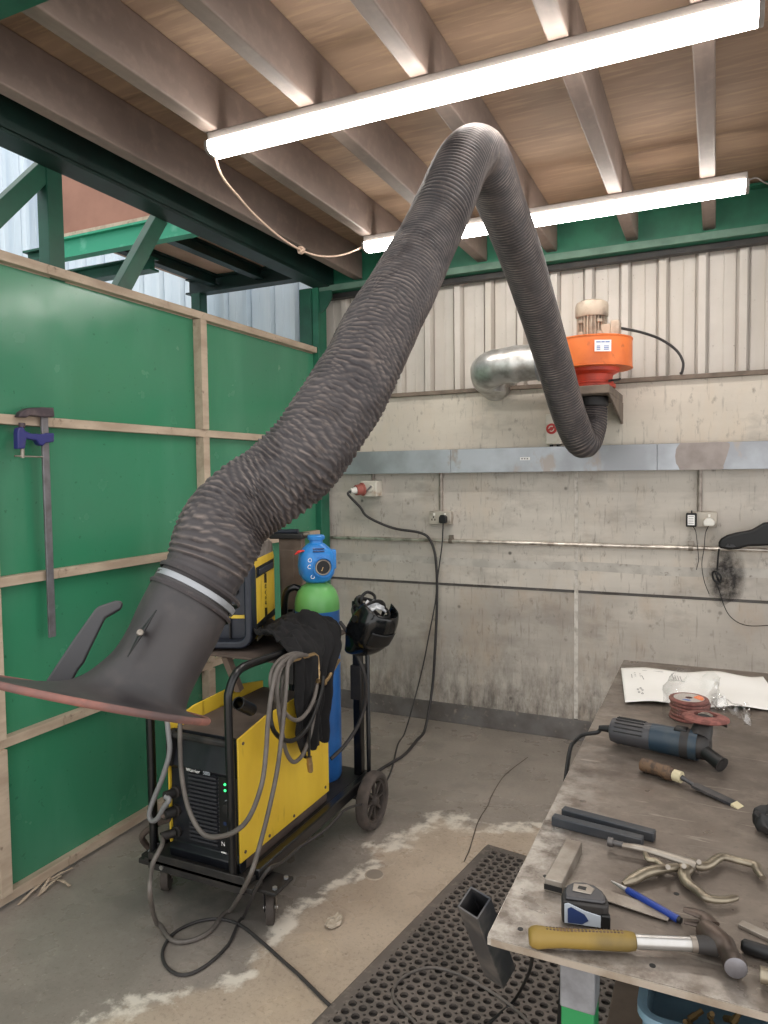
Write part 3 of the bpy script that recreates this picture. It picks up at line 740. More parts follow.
# ------------------------------------------------------------------ things fixed to the back wall
Y = 4.281
tr = thing('cable_trunking', 'long galvanised steel trunking box running across the back wall', 'trunking', (-1.1, 4.25, 1.606))
MB().box(XP + .02, RX, 4.215, Y, 1.608, 1.748).build('trunk', M['galv'], tr, bevel=.003)
for x0, x1 in ((XP + .02, -1.5), (-1.497, -.30), (-.297, .4), (.403, RX)):
    MB().box(x0, x1, 4.209, 4.2149, 1.606, 1.752).build('lid', M['galv'], tr, bevel=.002)
def stain(cx, cz, rx, rz, seed):
    n = 36; mb = MB(); pts = []
    for k in range(n):
        a = 2 * PI * k / n; q = V((math.cos(a) * 1.6, math.sin(a) * 1.6, seed))
        x = cx + rx * (abs(math.cos(a)) ** .6 * math.copysign(1, math.cos(a))) * (1 + .25 * NZ.noise(q)); z = cz + rz * (abs(math.sin(a)) ** .5 * math.copysign(1, math.sin(a))) * (1 + .2 * NZ.noise(q * 1.3))
        pts.append(V((x, 4.2082, min(1.7515, max(1.6065, z)))))
    mb.v = [V((cx, 4.2082, cz))] + pts; mb.f = [(0, 1 + k, 1 + (k + 1) % n) for k in range(n)]; mb.k = [0] * n
    mb.build('stain', M['galv_stain'], tr, smooth=0)
stain(-.075, 1.68, .125, .09, 2)
s = MB().box(-1.062, -1.002, 4.2078, 4.2088, 1.676, 1.694).build('sticker', M['sticker'], tr)
mb = MB()
for x in (-1.054, -1.038, -1.022): mb.box(x, x + .009, 4.2072, 4.2077, 1.681, 1.689)
mb.build('print', M['print_grey'], s)
def pt(u, v, y=Y): return at_y(u, v, y)
pr = thing('service_pipe', 'thin galvanised pipe clipped along the back wall below the sockets', 'pipe', (-1.0, 4.262, 1.172))
MB().tube([(XP + .02, 4.262, 1.177), (RX, 4.262, 1.177)], .0115, 14).build('pipe', M['galv_pipe'], pr)
for x in (-1.52, -.125, .8):
    MB().tube([(x - .012, 4.262, 1.177), (x + .012, 4.262, 1.177)], .0165, 16).build('pipe_clip', M['steel'], pr)
    c = MB().box(x - .016, x + .016, 4.268, Y, 1.172, 1.215).build('clip_plate', M['steel'], pr, bevel=.002)
def drop(x, z, nm, par):
    for dx in (0,): MB().cyl((x + dx, 4.266, z), (x + dx, 4.266, 1.6055), .0125, seg=12).build('conduit', M['conduit'], par)
# socket pair, left
s1 = thing('double_socket', 'dusty metal double socket with a black plug in its right half', 'socket', (-1.595, 4.25, 1.285), 'double sockets below the trunking')
def socket(r, x, z):
    MB().box(x - .074, x + .074, 4.24, Y, z - .042, z + .042).build('back_box', M['socket'], r, bevel=.005)
    p = MB().box(x - .072, x + .072, 4.234, 4.2395, z - .040, z + .040).build('face_plate', M['socket'], r, bevel=.002)
    for dx in (-.036, .036):
        MB().box(x + dx - .006, x + dx + .006, 4.229, 4.234, z + .014, z + .03).build('rocker', M['white'], p, bevel=.001)
socket(s1, -1.583, 1.324); drop(-1.585, 1.3665, '', s1)
mb = MB()
for dz, dx in ((.004, -.036), (-.012, -.046), (-.012, -.026)): mb.box(-1.583 + dx - .003, -1.595 + dx + .003, 4.2328, 4.2338, 1.324 + dz - .006, 1.324 + dz + .006)
mb.build('pin_hole', M['black'], s1)
s2 = thing('double_socket', 'dusty metal double socket holding a black adaptor and a white plug', 'socket', (-.07, 4.25, 1.295), 'double sockets below the trunking')
socket(s2, -.07, 1.336); drop(-.083, 1.3785, '', s2)
# plugs
pk = thing('power_plug', 'black plug with thin flex hanging down the back wall behind the trolley', 'plug', (-1.565, 4.22, 1.295))
MB().prism([(-.024, -.02), (-.018, -.026), (.018, -.026), (.024, -.02), (.024, .012), (.014, .026), (-.014, .026), (-.024, .012)], 0, .032, frame((-1.552, 4.228, 1.318), (1, 0, 0), (0, 0, 1))).build('plug_body', M['black'], pk, bevel=.004)
cp = [(-1.552, 4.212, 1.295)] + [at_y(u, v, 4.235) for u, v in ((442, 545), (438, 575), (435, 604), (429, 635), (424, 661), (416, 694))] + [at_z(405, 732, .012), at_z(398, 744, .006), at_z(392, 768, .006), at_z(386, 782, .006), (-1.50, 3.12, .006)]
MB().tube(spline(cp, 6), .0042, 8).build('flex', M['dark_cable'], pk)
ad = thing('power_adaptor', 'small black power adaptor with a pale label, beside the white plug', 'adaptor', (-.121, 4.21, 1.297))
MB().box(-.149, -.095, 4.195, 4.2335, 1.298, 1.372).build('case', M['black'], ad, bevel=.006)
lb = MB().box(-.140, -.105, 4.1936, 4.1948, 1.308, 1.362).build('label', M['sticker'], ad)
mb = MB()
for z in (1.318, 1.330, 1.342, 1.354): mb.box(-.136, -.110, 4.1930, 4.1935, z - .0015, z + .0015)
mb.build('print', M['print_grey'], lb)
MB().cyl((-.121, 4.22, 1.37), (-.121, 4.22, 1.386), .005, .003, seg=10).build('cord_stub', M['black'], ad)
cp = [(-.115, 4.225, 1.3), at_y(702, 540, 4.255), at_y(703, 556, 4.255), at_y(706, 566, 4.255), at_y(704, 572, 4.25)]
MB().tube(spline([cp[0], (-.10, 4.235, 1.27), (-.092, 4.238, 1.2), (-.085, 4.238, 1.12), (-.095, 4.24, 1.06)], 6), .0022, 6).build('thin_flex', M['dark_cable'], ad)
wp = thing('power_plug', 'white rounded plug in the right half of the double socket', 'plug', (-.035, 4.21, 1.30))
MB().prism([(-.026, -.02), (-.02, -.024), (.02, -.024), (.028, -.018), (.03, .0), (.016, .016), (0, .022), (-.014, .016), (-.027, .002)], 0, .034, frame((-.036, 4.228, 1.328), (1, 0, 0), (0, 0, 1))).build('plug_body', M['white'], wp, bevel=.007, seg=3)
MB().tube(spline([(-.036, 4.21, 1.306), (-.052, 4.236, 1.26), (-.058, 4.238, 1.18), (-.068, 4.238, 1.09), (-.055, 4.24, 1.0), (-.03, 4.24, .93)], 6), .002, 6).build('thin_flex', M['dark_cable'], wp)
# red three phase connector and its switch box
sw = thing('industrial_socket', 'cream switched industrial socket box high on the left of the back wall', 'socket', (-2.1, 4.24, 1.455))
MB().box(-2.118, -2.0, 4.185, Y - .0005, 1.458, 1.562).build('case', M['grey_box'], sw, bevel=.007)
k = MB().lathe([(.026, 0), (.024, .012)], 24, frame((-2.045, 4.184, 1.512), (1, 0, 0), (0, 0, 1))).build('rotary_switch', M['grey_box'], sw)
MB().box(-.024, .024, -.006, .006, .012, .02, frame((-2.045, 4.184, 1.512), (1, 0, .9), (-.9, 0, 1))).build('grip', M['print_grey'], k, bevel=.002)
MB().cyl((-2.06, 4.262, 1.562), (-2.06, 4.262, 1.6055), .0105, seg=12).build('conduit', M['conduit'], sw)
rp = thing('industrial_plug', 'faded red industrial plug with heavy black cable looping to the floor', 'plug', (-2.16, 4.1, 1.5))
A = V((-2.095, 4.183, 1.508)); D = V((-.55, -.80, -.12)).normalized()
MB().tube([A, A + D * .012, A + D * .014, A + D * .055], [.043, .043, .037, .034], 24).build('plug_body', M['dull_red'], rp, bevel=.002)
MB().tube([A + D * .0555, A + D * .07, A + D * .092], [.024, .021, .016], 20).build('cable_gland', M['white'], rp)
cp = [A + D * .0925, A + D * .11 + V((0, 0, -.02)), at_y(360, 507, 4.14), at_y(368, 517, 4.17), at_y(393, 528, 4.225), at_y(421, 533, 4.235), at_y(431, 542, 4.235), at_y(436, 562, 4.235), at_y(437, 600, 4.24), at_y(435, 650, 4.24), at_y(432, 690, 4.235), at_z(425, 729, .02), at_z(417, 740, .0085), at_z(405, 754, .0085), at_z(391, 763, .0085), at_z(377, 772, .0085), (-1.62, 3.22, .0085)]
MB().tube(spline(cp, 7), .0085, 10).build('heavy_cable', M['dark_cable'], rp)
# dark tapering tool casing hung over the pipe at the right
ht = thing('hanging_tool', 'black tapering tool casing hung on the wall pipe above a sooty mark', 'tool', (.15, 4.2, 1.15))
o = [(718.5, 548), (718.5, 543), (721, 539), (727, 535.5), (736, 533), (745, 531.5), (752, 530), (758, 526.5), (764, 523), (771, 522), (785, 521), (800, 523), (800, 545), (768, 546), (748, 546.5), (738, 549.5), (728, 550)]
yA, yB = 4.16, 4.215
mb = MB(); n = len(o); mb.v = [at_y(u, v, yA) for u, v in o] + [at_y(u, v, yA) + V((0, yB - yA, 0)) for u, v in o]
mb.f = [tuple(range(n - 1, -1, -1)), tuple(range(n, 2 * n))] + [(i, (i + 1) % n, n + (i + 1) % n, n + i) for i in range(n)]; mb.k = [0] * len(mb.f)
cs = mb.build('casing', M['black'], ht, bevel=.012, seg=4)
MB().prism([(-.022, -.008), (-.012, .008), (.014, .006), (.028, -.006), (.01, -.012)], 0, .006, frame(at_y(730, 545.5, 4.157), (1, 0, 0), (0, 0, 1))).build('nozzle_plate', M['dark_plastic'], cs, bevel=.002)
MB().cyl(at_y(729.5, 545, 4.148), at_y(729.5, 545, 4.157), .005, seg=14).build('rivet', M['black'], cs)
MB().tube(spline([at_y(719, 549, 4.19), at_y(718, 558, 4.2), at_y(717.2, 570, 4.21)], 5), .0045, 8).build('strap', M['black'], ht)
mb = MB().tube(spline([at_y(712.5, 573, 4.22), at_y(714, 580, 4.20), at_y(719, 582, 4.22), at_y(721, 577, 4.24), at_y(716, 572, 4.24)], 6, closed=True), .0055, 8, closed=True)
mb.tube(spline([at_y(716, 572, 4.21), at_y(717, 577, 4.20), at_y(720, 582, 4.22)], 5), .0065, 8)
mb.build('bundle', M['black'], ht)
MB().tube(spline([at_y(714, 579, 4.225), at_y(719, 590, 4.255), at_y(723, 603, 4.262), at_y(729, 615, 4.262), at_y(739, 623, 4.262), at_y(752, 626, 4.262), at_y(772, 625, 4.262), at_y(800, 622, 4.262)], 7), .0022, 6).build('thin_wire', M['black'], ht)
# blue sash clamp hung over a rail of the partition
cl = thing('bar_clamp', 'long steel bar clamp with dark blue jaws hung on a partition rail', 'clamp', (-2.36, 2.03, .95))
XR = -2.372
def cx(u, v, x=XR): return at_x(u, v, x)
a = cx(48, 409); b = cx(48, 638)
MB().box(XR - .005, XR + .005, (a.y + b.y) / 2 - .0155, (a.y + b.y) / 2 + .0155, b.z, a.z + .005).build('bar', M['clamp_bar'], cl, bevel=.002)
yb = (a.y + b.y) / 2
def plate(o, x0, x1, nm, m, bev=.004):
    mb = MB(); n = len(o); Q = [cx(u, v, x1) for u, v in o]
    mb.v = [V((x1, q.y, q.z)) for q in Q] + [V((x0, q.y, q.z)) for q in Q]
    mb.f = [tuple(range(n - 1, -1, -1)), tuple(range(n, 2 * n))] + [(i, (i + 1) % n, n + (i + 1) % n, n + i) for i in range(n)]; mb.k = [0] * len(mb.f)
    return mb.build(nm, m, cl, bevel=bev)
plate([(19, 417), (21, 412), (27, 408.5), (34, 407.5), (54, 407.5), (55, 417), (46, 417.5), (31, 415.5), (27, 417.5)], XR - .012, XR + .016, 'fixed_jaw', M['clamp_iron'])
plate([(18, 433), (19, 428), (23, 426.5), (26, 431), (32, 433.5), (44, 434), (47, 433), (54.5, 433), (54.5, 442), (46, 443), (43.5, 446), (40, 445), (37, 440.5), (27, 438.5), (25.5, 448.5), (18.5, 449)], XR - .012, XR + .016, 'sliding_jaw', M['clamp_blue'])
mb = MB().cyl(cx(22, 448) + V((.002, 0, 0)), cx(22, 458) + V((.002, 0, 0)), .007, seg=14); sp = mb.build('screw_spindle', M['steel'], cl)
MB().cyl(cx(14.5, 456, XR + .004), cx(43, 457, XR + .004), .0032, seg=10).build('tommy_bar', M['steel'], sp)
MB().cyl(cx(21.5, 423) + V((.002, 0, 0)), cx(21.5, 428) + V((.002, 0, 0)), .012, seg=16).build('swivel_pad', M['clamp_iron'], sp)
MB().box(-2.412, XR - .012, yb - .012, yb + .05, 1.842, 1.865).build('jaw_tongue', M['clamp_iron'], cl, bevel=.003)
# crumpled leaf on the rail and scraps on the floor
def crumple(nm, c, rx, ry, rz, m, label, cat, seed, n=9):
    def fn(u, v):
        x = (u - .5) * 2; y = (v - .5) * 2
        return (c[0] + rx * x * (1 - .35 * abs(y)), c[1] + ry * y * (1 - .3 * abs(x)), c[2] + rz * (.5 + .8 * NZ.noise(V((x * 1.8 + seed, y * 1.8, seed)))))
    o = MB().grid(fn, n, n).build(nm, m, smooth=0, solid=.002); return tag(o, label, cat)
crumple('dry_leaf', (-2.40, 2.165, .644), .017, .036, .034, M['wood_handle'], 'crumpled brown dry leaf lying on the low partition rail', 'leaf', 2.3)
crumple('foil_scrap', tuple(at_z(334, 923, .002)), .03, .045, .016, M['salt'], 'small crumpled pale scrap on the floor before the mat', 'scrap', 5.1)
mb = MB()
for k, (a, b) in enumerate((((18, 905), (45, 880)), ((40, 893), (52, 874)), ((44, 884), (72, 868)), ((50, 880), (70, 886)), ((38, 896), (60, 876)))):
    p = at_z(*a, .004); q = at_z(*b, .012); mb.tube(spline([p, (p + q) / 2 + V((.01, 0, .012)), q], 4), [.004 + .004 * math.sin(i) ** 2 for i in range(9)], 6, flat=.35)
tag(mb.build('torn_scrap', M['timber'], smooth=0), 'torn strips of pale scrap on the floor beside the partition', 'scrap')
c = at_z(374.5, 875, 0)
r = thing('drain_cover', 'small round drain cover with a pale rim set in the floor', 'drain cover', c)
X = Matrix.Translation((c.x, c.y, .0))
MB().lathe([(.034, .0005), (.034, .003), (.0, .003)], 32, X, caps=(True, False)).build('cap', M['plug_floor'], r)
MB().lathe([(.034, .0005), (.034, .0036), (.039, .003), (.040, .0005)], 32, X, closed=True).build('ring', M['ring'], r)
# ------------------------------------------------------------------ welding trolley
T = thing('welding_trolley', 'black tube welding trolley with two casters and big rear wheels', 'trolley', (-1.70, 2.45, 0))
bt = M['black_tube']
mb = MB().box(-1.905, -1.455, 1.952, 2.98, .185, .20)
mb.box(-1.885, -1.455, 1.952, 1.957, .162, .225)
mb.build('base_tray', M['black_dusty'], T, bevel=.003)
for x in (-1.915, -1.455): MB().box(x - .018, x + .018, 2.02, 2.92, .175, .222).build('side_rail', M['black_tube'], T, bevel=.006)
MB().box(-1.94, -1.43, 1.96, 2.03, .165, .1845).build('front_crossbar', M['black_dusty'], T, bevel=.004)
MB().cyl((-1.82, 1.947, .18), (-1.82, 1.953, .18), .008, seg=12).build('bolt', M['chrome'], T)
# front posts run up and sweep back into the shelf
XF = -1.512
fp = spline([(XF, 1.968, .17), (XF, 1.966, .5), (XF - .003, 1.966, .80), (XF - .004, 1.976, .865), (XF - .004, 2.02, .915), (XF - .005, 2.10, .925), (XF - .006, 2.30, .915), (XF - .006, 2.42, .912)], 8)
MB().tube(fp, .0148, 16).build('front_post', bt, T)
fp2 = spline([(-1.918, 2.02, .17), (-1.918, 2.02, .5), (-1.918, 2.02, .76), (-1.918, 2.03, .85), (-1.918, 2.08, .90), (-1.918, 2.2, .905), (-1.918, 2.4, .90)], 8)
MB().tube(fp2, .0165, 16).build('front_post', bt, T)
MB().tube([(-1.918, 2.02, .175), (-1.918, 2.02, .150)], .026, 16).build('foot_plate', M['black_dusty'], T)
a = at_x(238, 703, -1.505); d = V((-.12, .86, -.5)).normalized()
MB().lathe([(.023, 0), (.023, -.11), (.019, -.11), (.019, 0)], 24, frame(a, d.orthogonal(), d.cross(d.orthogonal())) @ Matrix.Rotation(PI, 4, 'X'), closed=True).build('torch_holder', bt, T, bevel=.001)
# rear uprights, shelf, backboard
MB().box(-1.524, -1.484, 2.905, 2.945, .2, 1.02).build('rear_post', bt, T, bevel=.005)
MB().tube([(-1.452, 2.92, .2), (-1.452, 2.92, .80), (-1.478, 2.925, .83)], .010, 12).build('post_stay', bt, T)
MB().tube([(-1.88, 2.95, .17), (-1.88, 2.95, .95)], .019, 16).build('rear_post', bt, T)
MB().box(-1.532, -1.477, 2.897, 2.953, .56, .72).build('post_sleeve', M['black_dusty'], T, bevel=.003)
MB().box(-2.03, -1.53, 2.30, 2.90, .875, .884).build('shelf', M['brown_top'], T, bevel=.002)
MB().box(-1.538, -1.53, 2.30, 2.66, .82, .8745).build('shelf_lip', M['black_dusty'], T, bevel=.002)
pbk = [(-1.90, 2.99, .86), (-1.90, 2.965, 1.30)]
Xb = frame((-1.885, 2.98, 1.06), (1, .12, 0), (-.03, -.02, 1))
MB().box(-.062, .062, -.24, .235, -.022, .022, Xb).build('backboard', M['board_brown'], T, bevel=.006)
MB().box(-.05, .02, -.21, .18, .0225, .0265, Xb).build('backboard_rib', M['board_brown'], T, bevel=.003)
MB().box(-.10, .075, .235, .262, -.05, .05, Xb).build('top_tray', M['black_dusty'], T, bevel=.006)
MB().tube([Xb @ V((-.09, .268, .03)), Xb @ V((.05, .272, .03))], .012, 12).build('torch_stub', M['slate'], T)
MB().cyl(Xb @ V((.075, .255, .02)), Xb @ V((.105, .258, .02)), .009, seg=12).build('bolt', M['steel'], T)
hl = spline([(-1.81, 2.80, .86), (-1.815, 2.79, .97), (-1.80, 2.785, 1.06), (-1.765, 2.80, 1.085), (-1.735, 2.82, 1.07)], 7)
MB().tube(hl, .016, 14).build('grab_handle', bt, T)
MB().tube([(-1.80, 2.33, .872), (-1.775, 2.38, .72)], .02, 4).build('shelf_strut', M['board_brown'], T)
# hanger for the cables: black trough with bright bent rod
hk = MB().box(-1.552, -1.462, 2.30, 2.308, .80, .905); hk.box(-1.552, -1.475, 2.30, 2.52, .905, .911); hk.box(-1.552, -1.546, 2.30, 2.52, .79, .905)
hk = hk.build('cable_hanger', M['black_dusty'], T, bevel=.002)
hr = [at_x(285, 663, -1.455), at_x(314, 654, -1.445), at_x(317, 656, -1.44), at_x(318.5, 669, -1.435), at_x(318.5, 679, -1.43), at_x(321, 683, -1.43), at_x(327, 680, -1.43), at_x(339, 660, -1.44)]
MB().tube(hr, .0075, 10).build('hook_rod', M['brass'], hk)
MB().tube([at_x(317, 681, -1.427), at_x(325, 683, -1.427)], .010, 12).build('hook_collar', M['brass'], hk)
# casters
def caster(x, y, yaw, side):
    c = MB().box(x - .07, x + .062, y - .06, y + .06, .145, .158).build('caster', M['black_dusty'], T, bevel=.004)
    for dx in (-.045, .045):
        for dy in (-.036, .036): MB().cyl((x + dx, y + dy, .158), (x + dx, y + dy, .166), .009, seg=6).build('bolt', M['galv'], c)
    X = Matrix.Translation((x, y, 0)) @ Matrix.Rotation(yaw, 4, 'Z')
    MB().cyl((x, y, .128), (x, y, .145), .03, seg=20).build('swivel', M['dark_steel'], c)
    for s in (-1, 1):
        MB().prism([(-.022, .13), (.022, .13), (.03, .06), (.012, .045), (-.004, .045)], s * .021 - .0015, s * .021 + .0015, X @ Matrix(((0, 0, 1, 0), (1, 0, 0, 0), (0, 1, 0, 0), (0, 0, 0, 1)))).build('fork', M['steel'] if s > 0 else M['dark_steel'], c, bevel=.001)
    XW = X @ Matrix.Translation((0, .006, .0585)) @ Matrix.Rotation(PI / 2, 4, 'Y')
    MB().lathe([(.012, -.014), (.034, -.011), (.042, -.014), (.055, -.014), (.058, -.008), (.058, .008), (.055, .014), (.042, .014), (.034, .011), (.012, .014)], 32, XW).build('wheel', M['wheel_dark'], c)
    MB().cyl(X @ V((-.026, .006, .0585)), X @ V((.026, .006, .0585)), .006, seg=10).build('axle', M['chrome'], c)
caster(-1.43, 2.07, .52, 1)
caster(-1.92, 2.085, .5, -1)
# rear wheels
def rear_wheel(x, sgn, R_=.128):
    XW = Matrix.Translation((x, 2.845, R_)) @ Matrix.Rotation(PI / 2 * sgn, 4, 'Y')
    r = MB().lathe([(.100, -.026), (.112, -.029), (.123, -.023), (.128, -.012), (.128, .012), (.123, .023), (.112, .029), (.100, .026), (.094, .014), (.094, -.014)], 48, XW, closed=True).build('rear_wheel', M['tyre'], T)
    MB().lathe([(.095, -.014), (.095, .016), (.086, .016), (.083, .0), (.083, -.014)], 40, XW, closed=True).build('rim', M['wheel_dark'], r)
    MB().lathe([(.0, .030), (.014, .030), (.022, .022), (.028, .010), (.028, -.02), (.0, -.02)], 28, XW, caps=(False, False)).build('hub', M['wheel_dark'], r)
    for k in range(8):
        XS = XW @ Matrix.Rotation(2 * PI * k / 8, 4, 'Z')
        MB().box(.022, .086, -.006, .006, .0, .014, XS).build('spoke', M['wheel_dark'], r, bevel=.002)
rear_wheel(-1.40, 1); rear_wheel(-1.985, -1)
MB().cyl((-1.985, 2.845, .128), (-1.41, 2.845, .128), .012, seg=14).build('axle', M['dark_steel'], T)
MB().box(-1.46, -1.45, 2.80, 2.93, .11, .20).build('axle_bracket', M['black_dusty'], T, bevel=.002)

# ------------------------------------------------------------------ welding power source in the trolley
W = thing('welding_power_source', 'yellow sided welding power source with black louvred front in the trolley', 'welder', (-1.69, 2.33, .20))
x0, x1, y0, y1, z0, z1 = -1.83, -1.50, 2.008, 2.62, .2005, .675
MB().box(x0 + .005, x1 - .005, y0 + .03, y1, z0, z1 - .01).build('chassis', M['brown_top'], W, bevel=.006)
for xa, xb, f0 in ((x1 - .004, x1 + .003, 1.992), (x0 - .003, x0 + .004, 2.012)):
    Xp = Matrix(((0, 0, 1, 0), (1, 0, 0, 0), (0, 1, 0, 0), (0, 0, 0, 1)))
    o = [(f0, .245), (y1 + .004, .245), (y1 + .004, .69), (2.42, .725), (2.16, .718), (f0, .688)]
    sp = MB().prism(o, xa, xb, Xp).build('side_panel', M['yellow'], W, bevel=.002)
    for y, z in ((2.02, .665), (2.02, .275), (2.34, .262), (2.59, .275), (2.60, .55), (2.60, .665), (2.17, .262)):
        X0 = xb if xb > -1.6 else xa
        MB().cyl((X0 - .0005, y, z), (X0 + (.003 if xb > -1.6 else -.003), y, z), .006, seg=10).build('screw', M['brown_top'], sp)
# front: sloping upper hood with handle recess, louvred grille, controls, lower lip
Xf = Matrix(((0, 0, 1, 0), (1, 0, 0, 0), (0, 1, 0, 0), (0, 0, 0, 1)))
o = [(y0 + .03, z0), (y0 - .006, z0), (y0 - .01, .235), (y0 + .012, .25), (y0 + .012, .53), (y0 - .004, .545), (y0 + .024, .628), (y0 + .03, .672)]
fr = MB().prism(o, x0 + .006, x1 - .006, Xf).build('front_panel', M['panel_black'], W, bevel=.004)
yf = y0 + .012
MB().box(x1 - .045, x1 - .002, y0 - .012, y0 + .03, .54, .672).build('corner_cheek', M['black'], W, bevel=.008)
MB().box(x0 + .002, x0 + .03, y0 - .012, y0 + .03, .54, .672).build('corner_cheek', M['black'], W, bevel=.008)
MB().box(x0 + .03, x1 - .045, y0 - .008, y0 + .014, .645, .668).build('carry_handle', M['black_dusty'], W, bevel=.007)
g0, g1 = x0 + .092, x1 - .112
for k in range(17):
    z = .272 + k * .0152
    MB().box(g0, g1, yf - .009, yf + .001, z, z + .0075).build('louvre', M['grille'], fr, bevel=.001)
for k in range(16):
    z = .30 + k * .0145
    MB().box(g1 + .004, g1 + .009, yf - .0012, yf, z, z + .003).build('scale_tick', M['print_grey'], fr)
cpn = MB().box(x1 - .105, x1 - .018, yf - .004, yf + .001, .262, .532).build('control_panel', M['black'], fr, bevel=.002)
for dx in (.0, .016):
    for z in (.506, .484): MB().cyl((x1 - .075 + dx, yf - .0065, z), (x1 - .075 + dx, yf - .004, z), .0045, seg=12).build('indicator', M['led'], fr)
MB().lathe([(.019, 0), (.017, .016), (.0, .017)], 24, frame((x1 - .062, yf - .004, .425), (1, 0, 0), (0, 0, 1)), caps=(True, False)).build('knob', M['black_dusty'], fr)
MB().tube([(x1 - .075, yf - .0055, .447), (x1 - .064, yf - .0055, .452), (x1 - .054, yf - .0055, .449)], .0015, 6).build('scale_arc', M['silver_label'], fr)
MB().box(x1 - .085, x1 - .073, yf - .0056, yf - .0038, .356, .368).build('mark', M['navy'], fr)
MB().box(x1 - .068, x1 - .053, yf - .0056, yf - .0038, .322, .352).build('badge', M['print_blue'], fr)
XT = frame((0, yf - .0095, 0), (1, 0, 0), (0, 0, 1))
text('Warrior', .0185, Matrix.Translation((g0 - .003, yf - .001, .5375)) @ frame((0, -.0135, 0), (1, 0, 0), (0, 0, 1)), M['sticker'], fr, ext=.0006)
text('500i', .0185, Matrix.Translation((g0 + .074, yf - .001, .5375)) @ frame((0, -.0135, 0), (1, 0, 0), (0, 0, 1)), M['silver_label'], fr, ext=.0006)
text('N', .022, Matrix.Translation((x1 - .098, yf - .0045, .285)) @ frame((0, 0, 0), (1, 0, 0), (0, 0, 1)), M['sticker'], fr)
MB().box(x1 - .098, x1 - .075, yf - .006, yf - .004, .252, .257).build('mark', M['sticker'], fr)
for z, x in ((.44, x0 + .03), (.37, x0 + .03), (.29, x0 + .03)):
    MB().lathe([(.021, 0), (.021, .012), (.015, .014), (.0, .014)], 20, frame((x, yf + .0, z), (1, 0, 0), (0, 0, 1)), caps=(True, False)).build('output_terminal', M['black_dusty'], fr)
# plugs leaving the terminals on the left side of the front
def lead(nm, label, pts, r, m, grp=None, ends=()):
    L = thing(nm, label, 'cable', pts[0], grp)
    MB().tube(spline(pts, 8), r, 10).build('lead', m, L)
    for a, b, rr, mm in ends: MB().tube([a, b], rr, 14).build('connector', mm, L)
    return L
ya = yf - .016
lead('welding_lead', 'pale grey thick lead looping beside the left post of the trolley', [at_y(166, 712, 2.0), at_y(168, 730, 1.995), at_y(169.5, 752, 1.99), at_y(163, 776, 1.985), at_y(155, 796, 1.985), at_y(149.5, 812, 1.985), at_y(151, 820, 1.985), at_y(157, 819, 1.975), at_y(164, 807, 1.965), at_y(169, 800, 1.965), (x0 + .022, ya - .035, .44)], .0095, M['pale_cable'], 'leads at the front of the power source', [((x0 + .02, ya - .036, .44), (x0 + .03, ya - .001, .44), .017, M['black_dusty'])])
lead('welding_lead', 'dusty brown thick lead passing behind the left post of the trolley', [(-2.06, 2.34, .03), (-2.05, 2.2, .05), at_y(142, 838, 2.07), at_y(157, 824, 2.05), at_y(168, 819, 2.0), (x0 + .01, ya - .035, .37)], .012, M['brown_top'], 'leads at the front of the power source', [((x0 + .015, ya - .036, .37), (x0 + .03, ya - .001, .37), .019, M['black_dusty'])])

# ------------------------------------------------------------------ wire feeder on the shelf
ca, sa = math.cos(math.radians(21.7)), math.sin(math.radians(21.7))
A0 = V((-1.755, 2.475, .8845))
# local: x = outward from the yellow side, y = along the side away from the camera, z up
XFd = Matrix(((ca, -sa, 0, A0.x), (sa, ca, 0, A0.y), (0, 0, 1, A0.z), (0, 0, 0, 1)))
FD = thing('wire_feeder', 'yellow and black wire feeder standing on the trolley shelf', 'wire feeder', X=XFd)
wd, ln, ht_ = .27, .385, .425
for fx in (-.04, -wd + .04):
    for fy in (.0, ln - .06): MB(XFd).box(fx - .015, fx + .015, fy, fy + .05, 0, .022).build('foot', M['black_dusty'], FD, bevel=.003)
o = [(-.01, .02), (ln, .02), (ln, .345), (ln - .04, ht_ - .015), (ln - .09, ht_), (.06, ht_), (.02, ht_ - .02), (-.01, .37)]
XP_ = Matrix(((0, 0, 1, 0), (1, 0, 0, 0), (0, 1, 0, 0), (0, 0, 0, 1)))
MB(XFd).prism(o, -wd + .01, -.008, XP_).build('body', M['brown_top'], FD, bevel=.008)
MB(XFd).prism([(-.005, .362), (ln + .002, .345), (ln - .03, ht_ - .008), (ln - .09, ht_ + .004), (.06, ht_ + .004), (.012, ht_ - .014)], -wd, .0015, XP_).build('top_cap', M['conduit'], FD, bevel=.012, seg=3)
sp = MB(XFd).prism([(0, .03), (ln, .03), (ln, .345), (ln - .02, .365), (.0, .365)], -.008, .002, XP_).build('side_door', M['yellow'], FD, bevel=.003)
MB(XFd).box(.002, .005, .02, ln - .02, .285, .33).build('latch_recess', M['black'], sp, bevel=.002)
MB(XFd).box(.003, .012, .05, ln - .06, .293, .318).build('latch', M['slate'], sp, bevel=.003)
MB(XFd).box(.002, .006, .015, ln - .015, .062, .092).build('lower_slot', M['black'], sp, bevel=.002)
MB(XFd).box(.0015, .004, .015, ln - .015, .018, .034).build('lower_strip', M['ferrule'], sp)
# maker's mark: upright lettering between two barred blocks
cy, cz = ln * .50, .185
XL = XFd @ frame((.0024, cy, cz), (0, .0, 1), (0, -1, 0))
text('ESAB', .044, XL @ Matrix.Translation((0, -.002, 0)), M['black'], sp, align='CENTER', shear=.2)
mb = MB(XL)
for sgn in (-1, 1):
    for k in range(4):
        yy = -.024 + k * .0125
        mb.box(sgn * .077 - .021 + yy * .15, sgn * .077 + .021 + yy * .15, yy, yy + .0092, 0, .0006)
mb.build('maker_bars', M['black'], sp)
